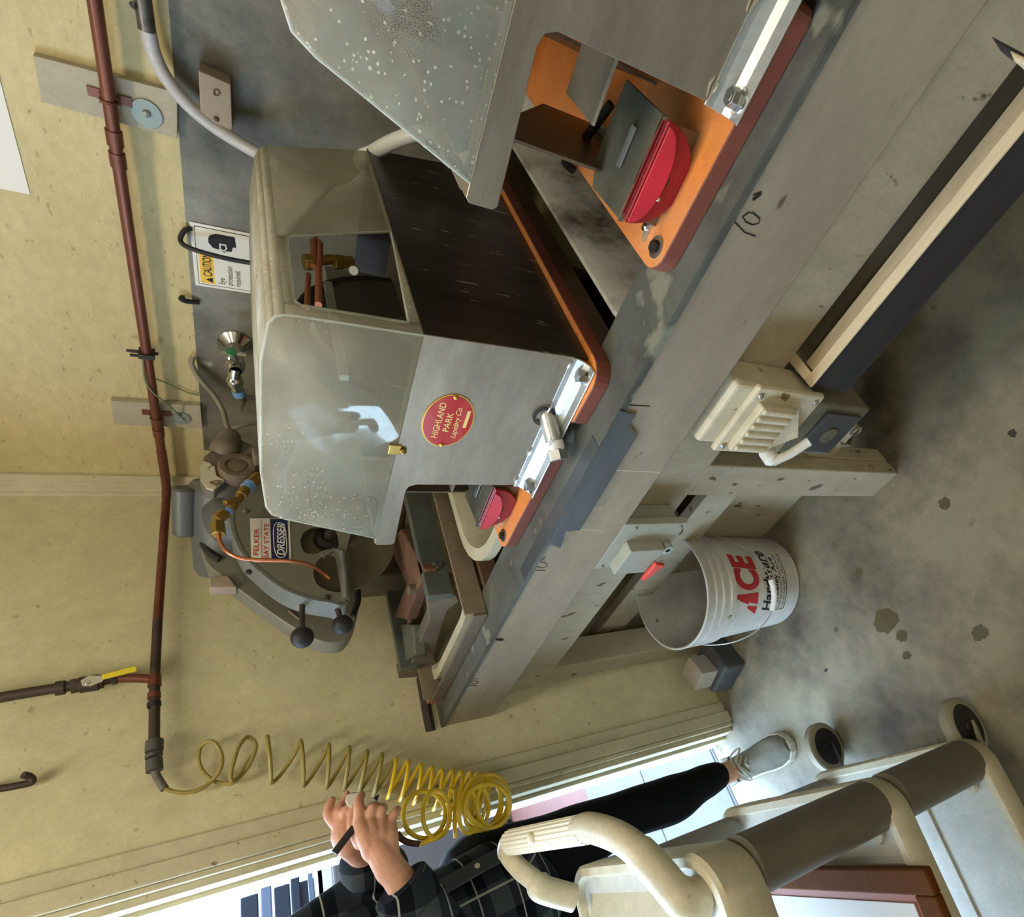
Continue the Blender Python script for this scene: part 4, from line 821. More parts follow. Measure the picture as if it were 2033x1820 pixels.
MB().lathe(Q(367, 968, 1.15) , (Q(368, 1050, 1.23) - Q(367, 968, 1.15)), [(0, 0), (0, .019), (.004, .024), (.104, .024), (.108, .019), (.108, 0)], 28).build('capacitor_cover', MOTOR, fs_)
MB().lathe(Q(447, 950, 1.16), Q(462, 1110, 1.30) - Q(447, 950, 1.16), [(0, 0), (0, .060), (.012, .072), (.03, .076), (.20, .076), (.215, .070), (.22, 0)], 40).build('motor_shell', MOTOR, fs_)
# coolant valve chain and copper line
vy = BY - .085
def V(x, y, d=0): return Q(x, y, vy + d)
MB().hexn(V(515, 945), V(496, 962), .013).build('brass_union', BRASS, fs_, .001)
MB().cyl(V(498, 960), V(488, 970), .0125, 14).build('thread_tape', BLUETAPE, fs_)
MB().cyl(V(488, 970), V(478, 984), .011, 14).cyl(V(478, 984), V(468, 998), .008, 12).tube([V(476, 990, -.004), V(446, 998, -.012)], .006, 8).hexn(V(466, 1000), V(456, 1010), .010).build('shutoff_valve', BRASS, fs_, .001)
MB().cyl(V(456, 1012), V(449, 1018), .008, 12).build('thread_tape', BLUETAPE, fs_)
MB().hexn(V(446, 1018), V(430, 1032), .012).hexn(V(432, 1038), V(434, 1062), .013).build('brass_elbow', BRASS, fs_, .001)
MB().tube(smooth_path([V(434, 1062), V(438, 1078), V(452, 1096), V(480, 1108), V(530, 1112), V(580, 1114), V(615, 1122, .02), V(640, 1137, .05), V(654, 1148, .06)]), .0038, 10).build('copper_tube', COPPERB, fs_)
# frame on the bench: side flanges, end plate, carriage rails and castings
MB().box((.552, .992, .905), (1.22, .998, .952)).box((.552, .998, .905), (1.22, 1.02, .909)).build('frame_side', TANSTEEL, fs_, .001)
MB().box((.545, .992, .905), (.551, 1.405, .934)).box((.551, 1.0, .905), (.562, 1.405, .908)).build('frame_end', mat('brown_frame_steel', S(124, 110, 92), .6, .3, col2=S(92, 80, 66), scale=10, amt=.7), fs_, .001)
MB().box((.552, 1.40, .905), (1.22, 1.406, .952)).build('frame_side', TANSTEEL, fs_, .001)
ra = MB().box((.632, 1.040, .945), (1.20, 1.062, 1.000)).build('carriage_rail', SLAB, fs_, .002)
MB().lathe((.705, 1.040, .968), (0, -1, 0), [(0, .010), (.004, .010), (.006, .006), (.009, .006), (.010, 0)], 18).build('rail_bolt', BOLT, ra)
MB().box((.632, 1.375, .955), (1.20, 1.395, 1.000)).build('carriage_rail', SLAB, fs_, .002)
def plx(pts, x, th, nm, m): MB().prism([P(a, b, 'x', x) for a, b in pts], (th, 0, 0)).build(nm, m, fs_, .002)
plx(((848, 1196), (905, 1182), (912, 1194), (888, 1212), (878, 1240), (868, 1275), (862, 1300), (866, 1320), (875, 1328), (860, 1342), (792, 1347), (790, 1338), (812, 1334), (832, 1278), (852, 1230)), .640, .03, 'end_casting', CAST)
for x_ in (.66, .95): MB().box((x_, 1.06, .93), (x_ + .04, 1.38, .945)).build('cross_bar', RUST, fs_, .003)
MB().tube([(.79, 1.07, .975), (.70, 1.36, .975)], .008, 10).tube([(1.02, 1.07, .97), (.93, 1.36, .97)], .010, 10).build('roller_rod', RUST, fs_)
MB().prism([P(770, 1078, 'z', 1.0), P(795, 1050, 'z', 1.0), P(842, 1130, 'z', 1.0), P(826, 1172, 'z', 1.0), P(805, 1230, 'z', 1.0), P(782, 1225, 'z', 1.0), P(806, 1160, 'z', 1.0)], (0, 0, -.03)).build('swing_arm', RUST, fs_, .004)
MB().lathe(P(815, 1170, 'z', 1.01), (0, 0, 1), [(-.01, .011), (.004, .011), (.006, .008), (.006, 0)], 18).build('arm_pivot', CAST, fs_)
MB().prism([P(796, 1238, 'z', .985), P(820, 1240, 'z', .985), P(824, 1300, 'z', .985), P(805, 1312, 'z', .985)], (0, 0, -.025)).build('pedestal', SLAB, fs_, .002)
MB().box((.86, 1.30, .93), (.95, 1.40, 1.25)).build('column', CAST, fs_, .006)
MB().box((.90, 1.10, 1.19), (1.02, 1.36, 1.24)).build('motor_mount', CAST, fs_, .006)
# loose bar and board lying at the bench end
tag(MB().tube([P(836, 1345, 'z', .93), P(855, 1452, 'z', .93)], .013, 8).build('square_bar', PIPEDK), 'brown metal bar sticking out past the bench end', 'bar')
tag(MB().cyl(P(849, 1468, 'z', .93), P(834, 1486, 'z', .93), .010, 14).tube([P(855, 1455, 'z', .93), P(849, 1468, 'z', .93)], .003, 6).build('tethered_plug', BRASS), 'small brass plug dangling off the bench end', 'plug')
tag(MB().box((.565, 1.41, .905), (.66, 1.468, .93)).build('wood_scrap', mat('orange_wood', S(190, 140, 96), .7, col2=S(150, 104, 66), scale=9, amt=.6)), 'small rust stained wooden block on the bench end corner', 'wooden block')

# ------------------------------------------------------------------ electrical boxes
sb = thing('knife_switch', (.53, .39, .62), 'old cream switch box with ribbed cover and lever under the bench edge', 'switch')
MB().box((.497, .330, .575), (.558, .445, .745)).build('box', OLDSW, sb, .008, segs=3)
MB().box((.487, .325, .568), (.499, .452, .712)).build('lid', OLDSW, sb, .005, segs=3)
rb_ = MB()
for k in range(6): rb_.box((.470, .352 + k * .0145, .622), (.488, .361 + k * .0145, .690))
rb_.box((.474, .350, .618), (.488, .438, .694)); rb_.build('ribbed_cover', OLDSW, sb, .003)
MB().prism([(.486, .350, .612), (.474, .395, .580), (.486, .440, .612)], (-.004, 0, 0)).build('cover_lip', OLDSW, sb, .001)
for (y, z) in ((.340, .700), (.438, .700), (.338, .582), (.41, .578)): MB().ball((.487, y, z), .005, 10).build('cover_screw', BOLT, sb)
lv = MB().lathe((.488, .445, .598), (-1, 0, 0), [(0, .013), (.02, .013), (.026, .008), (.028, 0)], 20).build('lever_hub', WHITEP, sb)
MB().tube([(.465, .445, .598), (.463, .425, .578), (.463, .395, .560)], [.008, .0075, .008], 12).build('lever', WHITEP, lv)
ob = thing('outlet_box', (.53, .40, .50), 'dirty grey lower junction box with loop, hanging below the cream switch', 'junction box')
MB().box((.500, .345, .415), (.575, .458, .574)).build('box', OLDSW2, ob, .006)
MB().box((.494, .360, .430), (.501, .445, .520)).build('cover_recess', STONE, ob, .002)
MB().lathe((.495, .405, .475), (-1, 0, 0), [(0, .016), (.003, .016), (.004, .008), (.002, 0)], 20).build('knob', OLDSW2, ob)
MB().tube(arc((.497, .392, .408), (0, 1, 0), (0, 0, 1), .009, 0, 2 * PI, 16)[:-1], .0025, 8, closed=True).build('loop', OLDSW2, ob)
MB().box((.575, .38, .44), (.60, .46, .60)).build('backing_wedge', LEGP, ob)
ss = thing('toggle_switch_box', (.53, .72, .69), 'small grey switch box with red lever on the bench apron', 'switch')
MB().box((.517, .660, .628), (.558, .775, .758)).build('box', GREYSW, ss, .003)
MB().box((.503, .650, .620), (.519, .785, .764)).build('lid', GREYSW, ss, .002)
MB().box((.480, .700, .655), (.504, .775, .735)).build('raised_cover', GREYSW, ss, .002)
MB().prism([(.479, .735, .662), (.479, .790, .665), (.479, .795, .655), (.479, .742, .635)], (-.008, 0, 0)).build('red_lever', REDLEV, ss, .002)
MB().lathe((.503, .712, .640), (-1, 0, 0), [(0, .012), (.018, .012), (.018, .005), (.002, .005)], 18).build('lock_ring', CHROME, ss)
for (y, z) in ((.66, .735), (.775, .75), (.66, .632)): MB().ball((.502, y, z), .0035, 8).build('cover_screw', BOLT, ss)
MB().tube(smooth_path([(.535, .705, .628), (.545, .72, .59), (.56, .74, .56), (.60, .745, .55), (.635, .72, .57), (.645, .70, .598)]), .0135, 14).build('conduit', mat('conduit_grey', S(88, 80, 68), .6), ss)

# ------------------------------------------------------------------ drawer-like tray slung under the bench
tr = thing('wooden_tray', (.6, .1, .51), 'open plywood tray, black outside with pale edges, hung under the bench', 'tray')
MB().box((.5, -.5, .512), (.513, .32, .599)).build('front_side', BLACKP, tr, .0015)
MB().box((.5146, -.5, .578), (.540, .306, .592)).build('inner_ledge', mat('ply_ledge', S(190, 172, 138), .8, col2=S(130, 112, 84), scale=7, amt=.8, stretch=(2, .3, 1)), tr)
MB().box((.4985, -.5, .597), (.5145, .321, .6015)).box((.5145, .306, .597), (.66, .321, .6015)).build('pale_edge', PLYEDGE, tr, .001)
MB().box((.513, .308, .514), (.66, .320, .598)).build('end_side', PLYTOP, tr, .0015)
MB().box((.648, -.5, .514), (.66, .308, .575)).build('back_side', PLYTOP, tr)
MB().box((.513, -.5, .514), (.648, .308, .522)).build('bottom', PLYTOP, tr)
MB().box((.575, .290, .580), (.612, .307, .598)).build('corner_cleat', LEGP, tr, .001)
vb2 = thing('bench_stop', (.52, -.04, .6), 'wooden stop with black jaw at the upper right edge of the photo', 'wooden block')
MB().obox(P(1966, 70, 'z', .72), P(1985, 100, 'z', .72) - P(1966, 70, 'z', .72), P(2060, 120, 'z', .72) - P(1966, 70, 'z', .72), (0, 0, -.02)).build('dark_jaw', BLACKP, vb2, .002)
MB().obox(P(2003, 98, 'z', .725), P(2012, 120, 'z', .725) - P(2003, 98, 'z', .725), P(2070, 130, 'z', .725) - P(2003, 98, 'z', .725), (0, 0, -.03)).build('pale_block', PLYEDGE, vb2, .002)

# ------------------------------------------------------------------ bucket
bx_, by_ = .592, 1.062
bk = thing('bucket', (bx_, by_, 0), 'white five gallon bucket with red store lettering under the bench', 'bucket')
Hb = .368; r0_, r1_ = .130, .1475
prof = [(0, 0), (0, r0_ - .004), (.004, r0_), (.262, .1435), (.266, .150), (.282, .1505), (.283, .1445), (.303, .145), (.305, .1515), (.311, .1515), (.312, .146), (.328, .1465), (.330, .152), (.336, .152), (.337, .147), (.352, .1475), (.356, .153), (.366, .1535), (Hb, .1515), (Hb - .001, .148), (.02, r0_ - .004), (.012, 0)]
MB().lathe((bx_, by_, 0), (0, 0, 1), prof, 72).build('shell', BUCKW, bk)
def onb(ang, z, lift=.0006):
    r = r0_ + (z - .004) / .258 * .0135 + lift
    return Vector((bx_ + r * math.cos(ang), by_ + r * math.sin(ang), z))
def wrap_text(body, ang0, z, size, m, width, shear=0.0, bold=0.0, lift=.0007, nm='print_lettering', slant=0.0):
    cu = bpy.data.curves.new('t', 'FONT'); cu.body = body; cu.size = 1.0; cu.shear = shear; cu.offset = bold
    t = bpy.data.objects.new('t', cu); COL.objects.link(t); bpy.context.view_layer.update()
    me0 = bpy.data.meshes.new_from_object(t.evaluated_get(bpy.context.evaluated_depsgraph_get())); bpy.data.objects.remove(t)
    import bmesh
    b_ = bmesh.new(); b_.from_mesh(me0); bmesh.ops.triangulate(b_, faces=b_.faces[:]); bmesh.ops.subdivide_edges(b_, edges=[e for e in b_.edges if e.calc_length() > .15], cuts=3, use_grid_fill=False); b_.to_mesh(me0); b_.free()
    xs = [v.co.x for v in me0.vertices]; w_ = max(xs)
    vs = [onb(ang0 + (v.co.x / w_) * width, z + v.co.y * size + slant * v.co.x / w_, lift) for v in me0.vertices]
    MB().add(vs, [tuple(p.vertices) for p in me0.polygons]).build(nm, m, bk)
def ang_of(px, py):   # angle on the bucket wall seen at a pixel
    d = (P(px, py, 'z', 0.0) - CAM).normalized(); best = None
    for k in range(4000):
        t = .9 + k * .0004; q_ = CAM + d * t
        if math.hypot(q_.x - bx_, q_.y - by_) <= r0_ + max(0, q_.z) / .26 * .0135 and 0 < q_.z < .30: return math.atan2(q_.y - by_, q_.x - bx_) % (2 * PI), q_.z
    return PI * 1.1, .1
aL, zL = ang_of(1500, 1218); aR, zR = ang_of(1432, 1100)
if aR < aL: aR += 2 * PI
aH, zH = ang_of(1524, 1213)
def wrap_poly(pts, m, lift=.0007):
    vs = [onb(aL + (aR - aL) * u, z, lift) for u, z in pts]; MB().add(vs, [tuple(range(len(vs)))]).build('print_shape', m, bk)
z0_ = zL + .004
# the big A built from its two slanted strokes
def strip_poly(pu, m):
    n_ = 10; (u0, za), (u1, zb2), (u2, zc), (u3, zd) = pu
    vs = []; fs = []
    for i in range(n_ + 1):
        t = i / n_; vs.append(onb(aL + (aR - aL) * (u0 + (u1 - u0) * t), za + (zb2 - za) * t)); vs.append(onb(aL + (aR - aL) * (u3 + (u2 - u3) * t), zd + (zc - zd) * t))
    for i in range(n_): fs.append((2 * i, 2 * i + 2, 2 * i + 3, 2 * i + 1))
    MB().add(vs, fs).build('print_shape', m, bk)
strip_poly(((0.0, z0_), (.13, z0_), (.17, z0_ + .038), (.13, z0_ + .038)), ACERED)
strip_poly(((.17, z0_), (.36, z0_), (.36, z0_ + .085), (.30, z0_ + .085)), ACERED)
strip_poly(((.19, z0_ + .035), (.33, z0_ + .035), (.36, z0_ + .085), (.26, z0_ + .070)), ACERED)
wrap_text('CE', aL + (aR - aL) * .38, z0_, .115, ACERED, (aR - aL) * .62, .2, .05)
wrap_text('Hardware', aH, zH - .006, .052, BLKINK, (aR - aH) * 1.05, .25, .02)
wrap_text('Berkeley Ace', aH + .02, zH - .030, .024, BLKINK, (aR - aH) * .9, .1, .02)
wrap_text('2145 University Ave. Berkeley', aH + .02, zH - .044, .013, BLKINK, (aR - aH) * .95)
wrap_text('(510) 540-3600  Mon-Sat', aH + .10, zH - .058, .013, BLKINK, (aR - aH) * .8)
def hoop(z, a0, a1, r): 
    return [onb(a0 + (a1 - a0) * k / 24, z) for k in range(25)]
MB().tube(hoop(zH - .010, aH, aR, 0), .0007, 4).tube(hoop(zH - .064, aH, aR, 0), .0007, 4).tube([onb(aH, zH - .010), onb(aH, zH - .064)], .0007, 4).build('print_frame', BLKINK, bk)
# bail handle lying against the front
pts = []
for k in range(25):
    a = PI * k / 24; ang = PI * 1.22 + (a - PI / 2) * 1.0
    z = .275 - .135 * math.sin(a); rr = .157 + .004 * math.sin(a)
    pts.append((bx_ + rr * math.cos(ang), by_ + rr * math.sin(ang), z))
MB().tube(pts, .0016, 8).build('wire_handle', BOLT, bk)
MB().tube(pts[11:16], .008, 10).build('handle_grip', WHITEP, bk)
MB().box((bx_ + .1535 * math.cos(PI * 1.17) - .004, by_ + .1535 * math.sin(PI * 1.17) - .006, .286), (bx_ + .1535 * math.cos(PI * 1.17) + .0, by_ + .1535 * math.sin(PI * 1.17) + .006, .292)).build('ink_mark', GREENW, bk)

# blocks by the far leg
tag(MB().prism([P(1405, 1330, 'z', .075), P(1385, 1385, 'z', .075), P(1349, 1352, 'z', .075), P(1368, 1322, 'z', .075)][::-1], (0, 0, -.03)).build('wooden_block', BLOCKW), 'small pale grey wooden block sitting on top of the dark stone', 'wooden block') if False else None
tag(MB().box((.43, 1.335, .085), (.505, 1.405, .150), .35).build('wooden_block', BLOCKW, None, .002), 'small beige wooden block on top of the dark stone', 'wooden block')
tag(MB().box((.415, 1.30, .0), (.535, 1.42, .084), .30).build('stone_block', STONE, None, .008), 'dark rough stone block on the floor beside the bucket', 'stone')

# ------------------------------------------------------------------ coiled air hose on the back wall
hs = thing('coiled_air_hose', (.37, 1.43, 1.36), 'yellow coiled air hose hanging from the pipe end beside the door', 'hose')
YH = YB - .030
MB().tube(smooth_path([P(307, 1528, 'y', py_), P(311, 1540, 'y', YH), P(318, 1552, 'y', YH - .003), P(327, 1566, 'y', YH - .004)]), .0075, 12).build('strain_relief', mat('grey_relief', S(96, 92, 82), .6), hs)
HR = .0042
pts = [P(326, 1564, 'y', YH - .004), P(345, 1571, 'y', YH), P(372, 1573, 'y', YH), P(398, 1566, 'y', YH), P(420, 1550, 'y', YH), P(438, 1525, 'y', YH - .01), P(440, 1500, 'y', YH - .01), P(430, 1478, 'y', YH - .01), P(415, 1471, 'y', YH - .01), P(399, 1482, 'y', YH), P(394, 1505, 'y', YH), P(402, 1530, 'y', YH + .01), P(425, 1550, 'y', YH + .01), P(445, 1555, 'y', YH + .01), P(465, 1552, 'y', YH), P(490, 1525, 'y', YH), P(505, 1495, 'y', YH - .01), P(507, 1475, 'y', YH - .015), P(492, 1463, 'y', YH - .02), P(475, 1480, 'y', YH - .03), P(463, 1515, 'y', YH - .035), P(458, 1545, 'y', YH - .03), P(470, 1545, 'y', YH - .01), P(500, 1500, 'y', YH + .012)]
MB().tube(smooth_path(pts, 6), HR, 8).build('hose_lead', mat('olive_hose', S(150, 134, 66), .5), hs)  # lead and upper coil turns use a duller olive yellow
# helix with shrinking pitch: centres measured from the turns
top_ = [(530, 1464), (596, 1472), (652, 1480), (692, 1485), (728, 1492), (757, 1498), (784, 1506), (808, 1511), (833, 1518), (855, 1524), (875, 1528), (896, 1530), (915, 1531), (932, 1533), (946, 1535), (958, 1537), (968, 1539)]
bot_ = [(538, 1552), (602, 1558), (648, 1562), (683, 1565), (712, 1572), (741, 1578), (770, 1583), (795, 1587), (822, 1594), (842, 1600), (862, 1606), (880, 1613), (897, 1622), (912, 1628), (925, 1634), (937, 1640), (948, 1646)]
hl = []
Yc = YB - .062; RD = .045
for k in range(len(top_)):
    t_ = P(*top_[k], 'y', Yc); b_ = P(*bot_[k], 'y', Yc)
    nx = P(*(top_[k + 1] if k + 1 < len(top_) else (976, 1541)), 'y', Yc)
    for j in range(14):
        a = 2 * PI * j / 14; f_ = (1 - math.cos(a)) / 2
        if a <= PI: p = t_.lerp(b_, f_)
        else: p = b_.lerp(nx, 1 - f_)
        hl.append((p.x, Yc - RD * math.sin(a), p.z))
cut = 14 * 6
MB().tube(hl[:cut + 1], HR, 8).build('coil', MATS['olive_hose'], hs)
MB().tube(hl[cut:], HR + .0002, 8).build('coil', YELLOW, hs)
# bundle of loose loops at the bottom
bl = MB(); last = Vector(hl[-1])
def loop(cx, cy, rx, ry, tilt, y0_, dy, turns=1.0, a0=0.0):
    o = []
    n_ = int(28 * turns)
    for k in range(n_ + 1):
        a = a0 + 2 * PI * k / 28; u = rx * math.cos(a); v = ry * math.sin(a)
        o.append(P(cx + u * math.cos(tilt) - v * math.sin(tilt), cy + u * math.sin(tilt) + v * math.cos(tilt), 'y', y0_ + dy * math.sin(a + 1.0) - .0006 * k))
    return o
for (cx, cy, rx, ry, ti, y0_, dy) in ((972, 1590, 40, 52, .10, Yc - .01, .03), (966, 1592, 42, 55, .25, Yc - .02, .03), (955, 1595, 38, 54, .2, Yc - .025, .03), (980, 1596, 33, 46, .0, Yc - .03, .035), (960, 1590, 36, 50, -.2, Yc - .035, .035), (946, 1606, 24, 44, .1, Yc - .05, .03), (930, 1612, 20, 42, .0, Yc - .06, .02), (968, 1600, 44, 44, .4, Yc - .045, .03)):
    bl.tube(loop(cx, cy, rx, ry, ti, y0_, dy), HR + .0004, 8, closed=False)
bl.tube(smooth_path([P(905, 1662, 'y', Yc - .05), P(903, 1640, 'y', Yc - .06), P(904, 1600, 'y', Yc - .06), P(903, 1572, 'y', Yc - .05), P(893, 1566, 'y', Yc - .045)], 6), HR + .0006, 8)
bl.build('hanging_loops', YELLOW, hs)
pts = loop(842, 1617, 42, 47, 0, Yc - .06, .015, 1.0, -.4)
e = MB().tube(pts, HR + .0006, 8)
e.tube(loop(866, 1616, 27, 47, 0, Yc - .07, .02), HR + .0006, 8)
e.tube(smooth_path([P(893, 1600, 'y', Yc - .06), P(890, 1640, 'y', Yc - .065), P(868, 1662, 'y', Yc - .07), P(848, 1670, 'y', Yc - .07), P(833, 1676, 'y', Yc - .07)], 6), HR + .0006, 8)
e.build('front_loops', YELLOW, hs)
MB().tube(smooth_path([P(833, 1675, 'y', Yc - .07), P(812, 1672, 'y', Yc - .07), P(796, 1664, 'y', Yc - .07), P(788, 1654, 'y', Yc - .07)], 6), [.006] * 13 + [.007] * 6, 12).build('end_fitting', mat('brown_fitting', S(76, 52, 44), .4, .2), hs)
# hook rail on the wall, upper left
hk = thing('wall_hook', P(0, 1562, 'y', YB), 'short rusty iron hook on the back wall above the coiled hose', 'hook')
MB().tube(smooth_path([P(-40, 1566, 'y', YB - .02), P(0, 1565, 'y', YB - .02), P(40, 1558, 'y', YB - .02), P(63, 1552, 'y', YB - .02), P(60, 1542, 'y', YB - .025), P(46, 1538, 'y', YB - .035)], 5), .0065, 10).build('iron_bar', PIPEDK, hk)

# ------------------------------------------------------------------ utility cart
ca = thing('utility_cart', (-.35, .95, 0), 'beige plastic three shelf utility cart with ribbed push handle', 'cart')
c0 = Vector((.008, .700, 0)); e1 = Vector((.16, .987, 0)).normalized(); e2 = Vector((-e1.y, e1.x, 0)); WC, LC = .44, .85
def K(u, v, z): return c0 + e1 * u + e2 * v + Vector((0, 0, z))    # u across the end, v along the length
def shelf(z0_, z1_, nm, deep=.018):
    rr = .055
    def ring(ins, z, r_):
        o = []
        for (u, v, a0) in ((WC - ins - r_, LC - ins - r_, 0), (ins + r_, LC - ins - r_, PI / 2), (ins + r_, ins + r_, PI), (WC - ins - r_, ins + r_, 1.5 * PI)):
            for k in range(7): a = a0 + PI / 2 * k / 6; o.append(K(u + r_ * math.cos(a), v + r_ * math.sin(a), z))
        return o
    rings = [ring(.012, z0_, rr - .01), ring(.003, z0_ + .012, rr), ring(0, z1_ - .006, rr), ring(.004, z1_, rr), ring(.016, z1_, rr - .01), ring(.022, z1_ - deep, rr - .015)]
    n_ = 28; vs = [p for q_ in rings for p in q_]; fs = []; mb_ = MB()
    for i in range(len(rings) - 1):
        for k in range(n_): fs.append((i * n_ + k, i * n_ + (k + 1) % n_, (i + 1) * n_ + (k + 1) % n_, (i + 1) * n_ + k))
    fs.append(tuple(range(n_ - 1, -1, -1))); mb_.add(vs, fs, True)
    s_ = mb_.build(nm, CARTB, ca)
    MB().add([tuple(p) for p in rings[-1]], [tuple(range(n_))]).build('shelf_surface', SHELFTOP, s_)
    return s_
sh0 = shelf(.095, .160, 'lower_shelf'); sh1 = shelf(.400, .465, 'middle_shelf'); sh2 = shelf(.745, .830, 'top_shelf', .012)
for (sh, z) in ((sh0, .143), (sh1, .448)):
    MB().lathe(K(.06, .085, z), (0, 0, 1), [(0, .014), (.005, .012), (.006, .006), (.004, 0)], 18).build('boss', CARTB, sh)
    MB().obox(K(.17, .05, z - .001), e1 * .025, e2 * .75, (0, 0, .004)).build('stiffening_rib', SHELFTOP, sh)
for (u, v) in ((.040, .040), (WC - .040, .040), (.040, LC - .04), (WC - .04, LC - .04)):
    near = u < .2
    for (za, zb_) in ((.155, .405), (.460, .750)):
        R0 = .040 if near else .024
        pr2 = [K(u, v, za) + (e1 * (math.cos(a) * R0) + e2 * (math.sin(a) * R0)) for a in [2 * PI * k / 20 for k in range(20)]]
        MB().prism(pr2, (0, 0, zb_ - za), True).build('post', CARTPOST if near else CARTPOST2, ca)
for v in (.03, LC - .03):
    for z in (.41, .16): MB().obox(K(WC - .005, v, z - .03), e1 * -.02, e2 * .35 if v < .1 else e2 * -.35, (0, 0, .03)).build('gusset', CARTB, ca)
# casters
for (u, v, w_) in ((.05, .05, Vector((.030, .762, .0605))), (WC - .05, .05, Vector((.122, 1.122, .0605))), (.05, LC - .05, None), (WC - .05, LC - .05, None)):
    if w_ is None: w_ = K(u, v, .0605)
    ax = -e1
    wn = MB().lathe(w_ - ax * .014, ax, [(0, .020), (0, .047), (.002, .056), (.006, .060), (.022, .060), (.026, .056), (.028, .046), (.028, .020), (.020, .016), (.020, 0)], 36).build('caster', mat('grey_tyre', S(148, 142, 122), .6), ca)
    MB().lathe(w_ + ax * .0105, ax, [(0, .045), (.0035, .045), (.0036, .012), (.008, .011), (.008, 0)], 24).build('hub', BLKRUB, wn)
    tp_ = K(u + .0, v, .094)
    MB().prism([w_ + ax * .018 + Vector((0, 0, -.009)) - e2 * .009, w_ + ax * .018 + Vector((0, 0, -.009)) + e2 * .009, tp_ + ax * .018 + e2 * .026, tp_ + ax * .018 - e2 * .026], ax * .006).obox(tp_ - ax * .02 - e2 * .026, ax * .041, e2 * .052, (0, 0, .004)).build('fork', BOLT if u > .2 else mat('fork_beige', S(150, 142, 118), .6), wn)
# handle: ribbed grip on two curved arms rising from the end of the top shelf
zh = .925
gN, gF = P(1175, 1643, 'z', .895), P(1012, 1672, 'z', .925)
aN, aF = P(1352, 1780, 'z', .85), P(1078, 1765, 'z', .90)
MB().tube(smooth_path([aN + Vector((-.01, .0, -.03)), aN, P(1290, 1712, 'z', .875), P(1235, 1665, 'z', .89), gN, gN.lerp(gF, .12)], 8), [.026] * 10 + [.024] * 10 + [.0215] * 21, 20).build('handle_arm', CARTB, ca)
MB().tube(smooth_path([gN.lerp(gF, .97), gF, P(1008, 1693, 'z', .925), P(1030, 1722, 'z', .92), P(1066, 1752, 'z', .905), aF, aF + Vector((-.03, 0, -.05))], 8), [.0185] * 17 + [.017] * 16 + [.022] * 16, 20).build('handle_arm', CARTB, ca)
gr = MB(); dgv = gF - gN; gu = dgv.normalized()
o0 = gN + dgv * .06; ln = dgv.length * .92
uu = gu.orthogonal().normalized(); ww = gu.cross(uu)
vs = []; NN = 72
for h in (0, 1):
    for k in range(NN):
        a = 2 * PI * k / NN; rr = .0205 + (.0012 if (k // 2) % 2 == 0 else -.0004); vs.append(o0 + gu * ln * h + uu * rr * math.cos(a) + ww * rr * math.sin(a))
gr.add(vs, [(k, (k + 1) % NN, NN + (k + 1) % NN, NN + k) for k in range(NN)] + [tuple(range(NN - 1, -1, -1)), tuple(range(NN, 2 * NN))])
go = gr.build('ribbed_grip', mat('grip_cream', S(226, 220, 196), .4), ca)
gm = P(1082, 1661, 'z', .925)
vd = (CAM - gN.lerp(gF, .5)).normalized(); gc_ = gN.lerp(gF, .55) + (vd - gu * vd.dot(gu)).normalized() * .0205
MB().ball(gc_, .010, 16, (1, 1, .8)).build('grip_badge', mat('grip_cream2', S(220, 214, 190), .4), go)
# sloped inner panel of the top tray behind the handle
MB().prism([K(.03, .02, .800), K(WC - .03, .02, .800), K(WC - .06, .09, .832), K(.06, .09, .832)], (0, 0, .006)).build('tray_lip', CARTB, sh2, .003)
hd_ = MB()
for k in range(20): hd_.add([tuple(K(.09 + k * .014, .14 + k * .002, .8195) + Vector((math.cos(a) * .0018, math.sin(a) * .0018, 0))) for a in [2 * PI * j / 8 for j in range(8)]], [tuple(range(8))])
hd_.build('perforations', BLKINK, sh2)
# framed board on the middle shelf
zf = .485
fA, fB = P(1835, 1725, 'z', zf), P(1465, 1722, 'z', zf)
du = (fB - fA).normalized(); dvv = Vector((-du.y, du.x, 0)); dvv = dvv if dvv.x < 0 else -dvv
pf = thing('picture_frame', fA, 'brown wooden frame around white board lying on the cart middle shelf', 'frame')
Lf, Wf, t_ = .42, .50, .036
for (o_, a_, b_) in ((fA, du * Lf, dvv * t_), (fA + dvv * (Wf - t_), du * Lf, dvv * t_), (fA + dvv * t_, du * t_, dvv * (Wf - 2 * t_)), (fA + du * (Lf - t_) + dvv * t_, du * t_, dvv * (Wf - 2 * t_))):
    MB().obox(o_ - Vector((0, 0, .018)), a_, b_, (0, 0, .018)).build('frame_bar', FRAMEW, pf, .003)
MB().obox(fA + (du + dvv) * t_ - Vector((0, 0, .018)), du * (Lf - 2 * t_), dvv * (Wf - 2 * t_), (0, 0, .005)).build('board', mat('frame_inner', S(160, 92, 66), .5), pf)
MB().obox(fA + (du + dvv) * (t_ + .015) - Vector((0, 0, .013)), du * (Lf - 2 * t_ - .03), dvv * (Wf - 2 * t_ - .03), (0, 0, .002)).build('sheet', PAPER, pf)

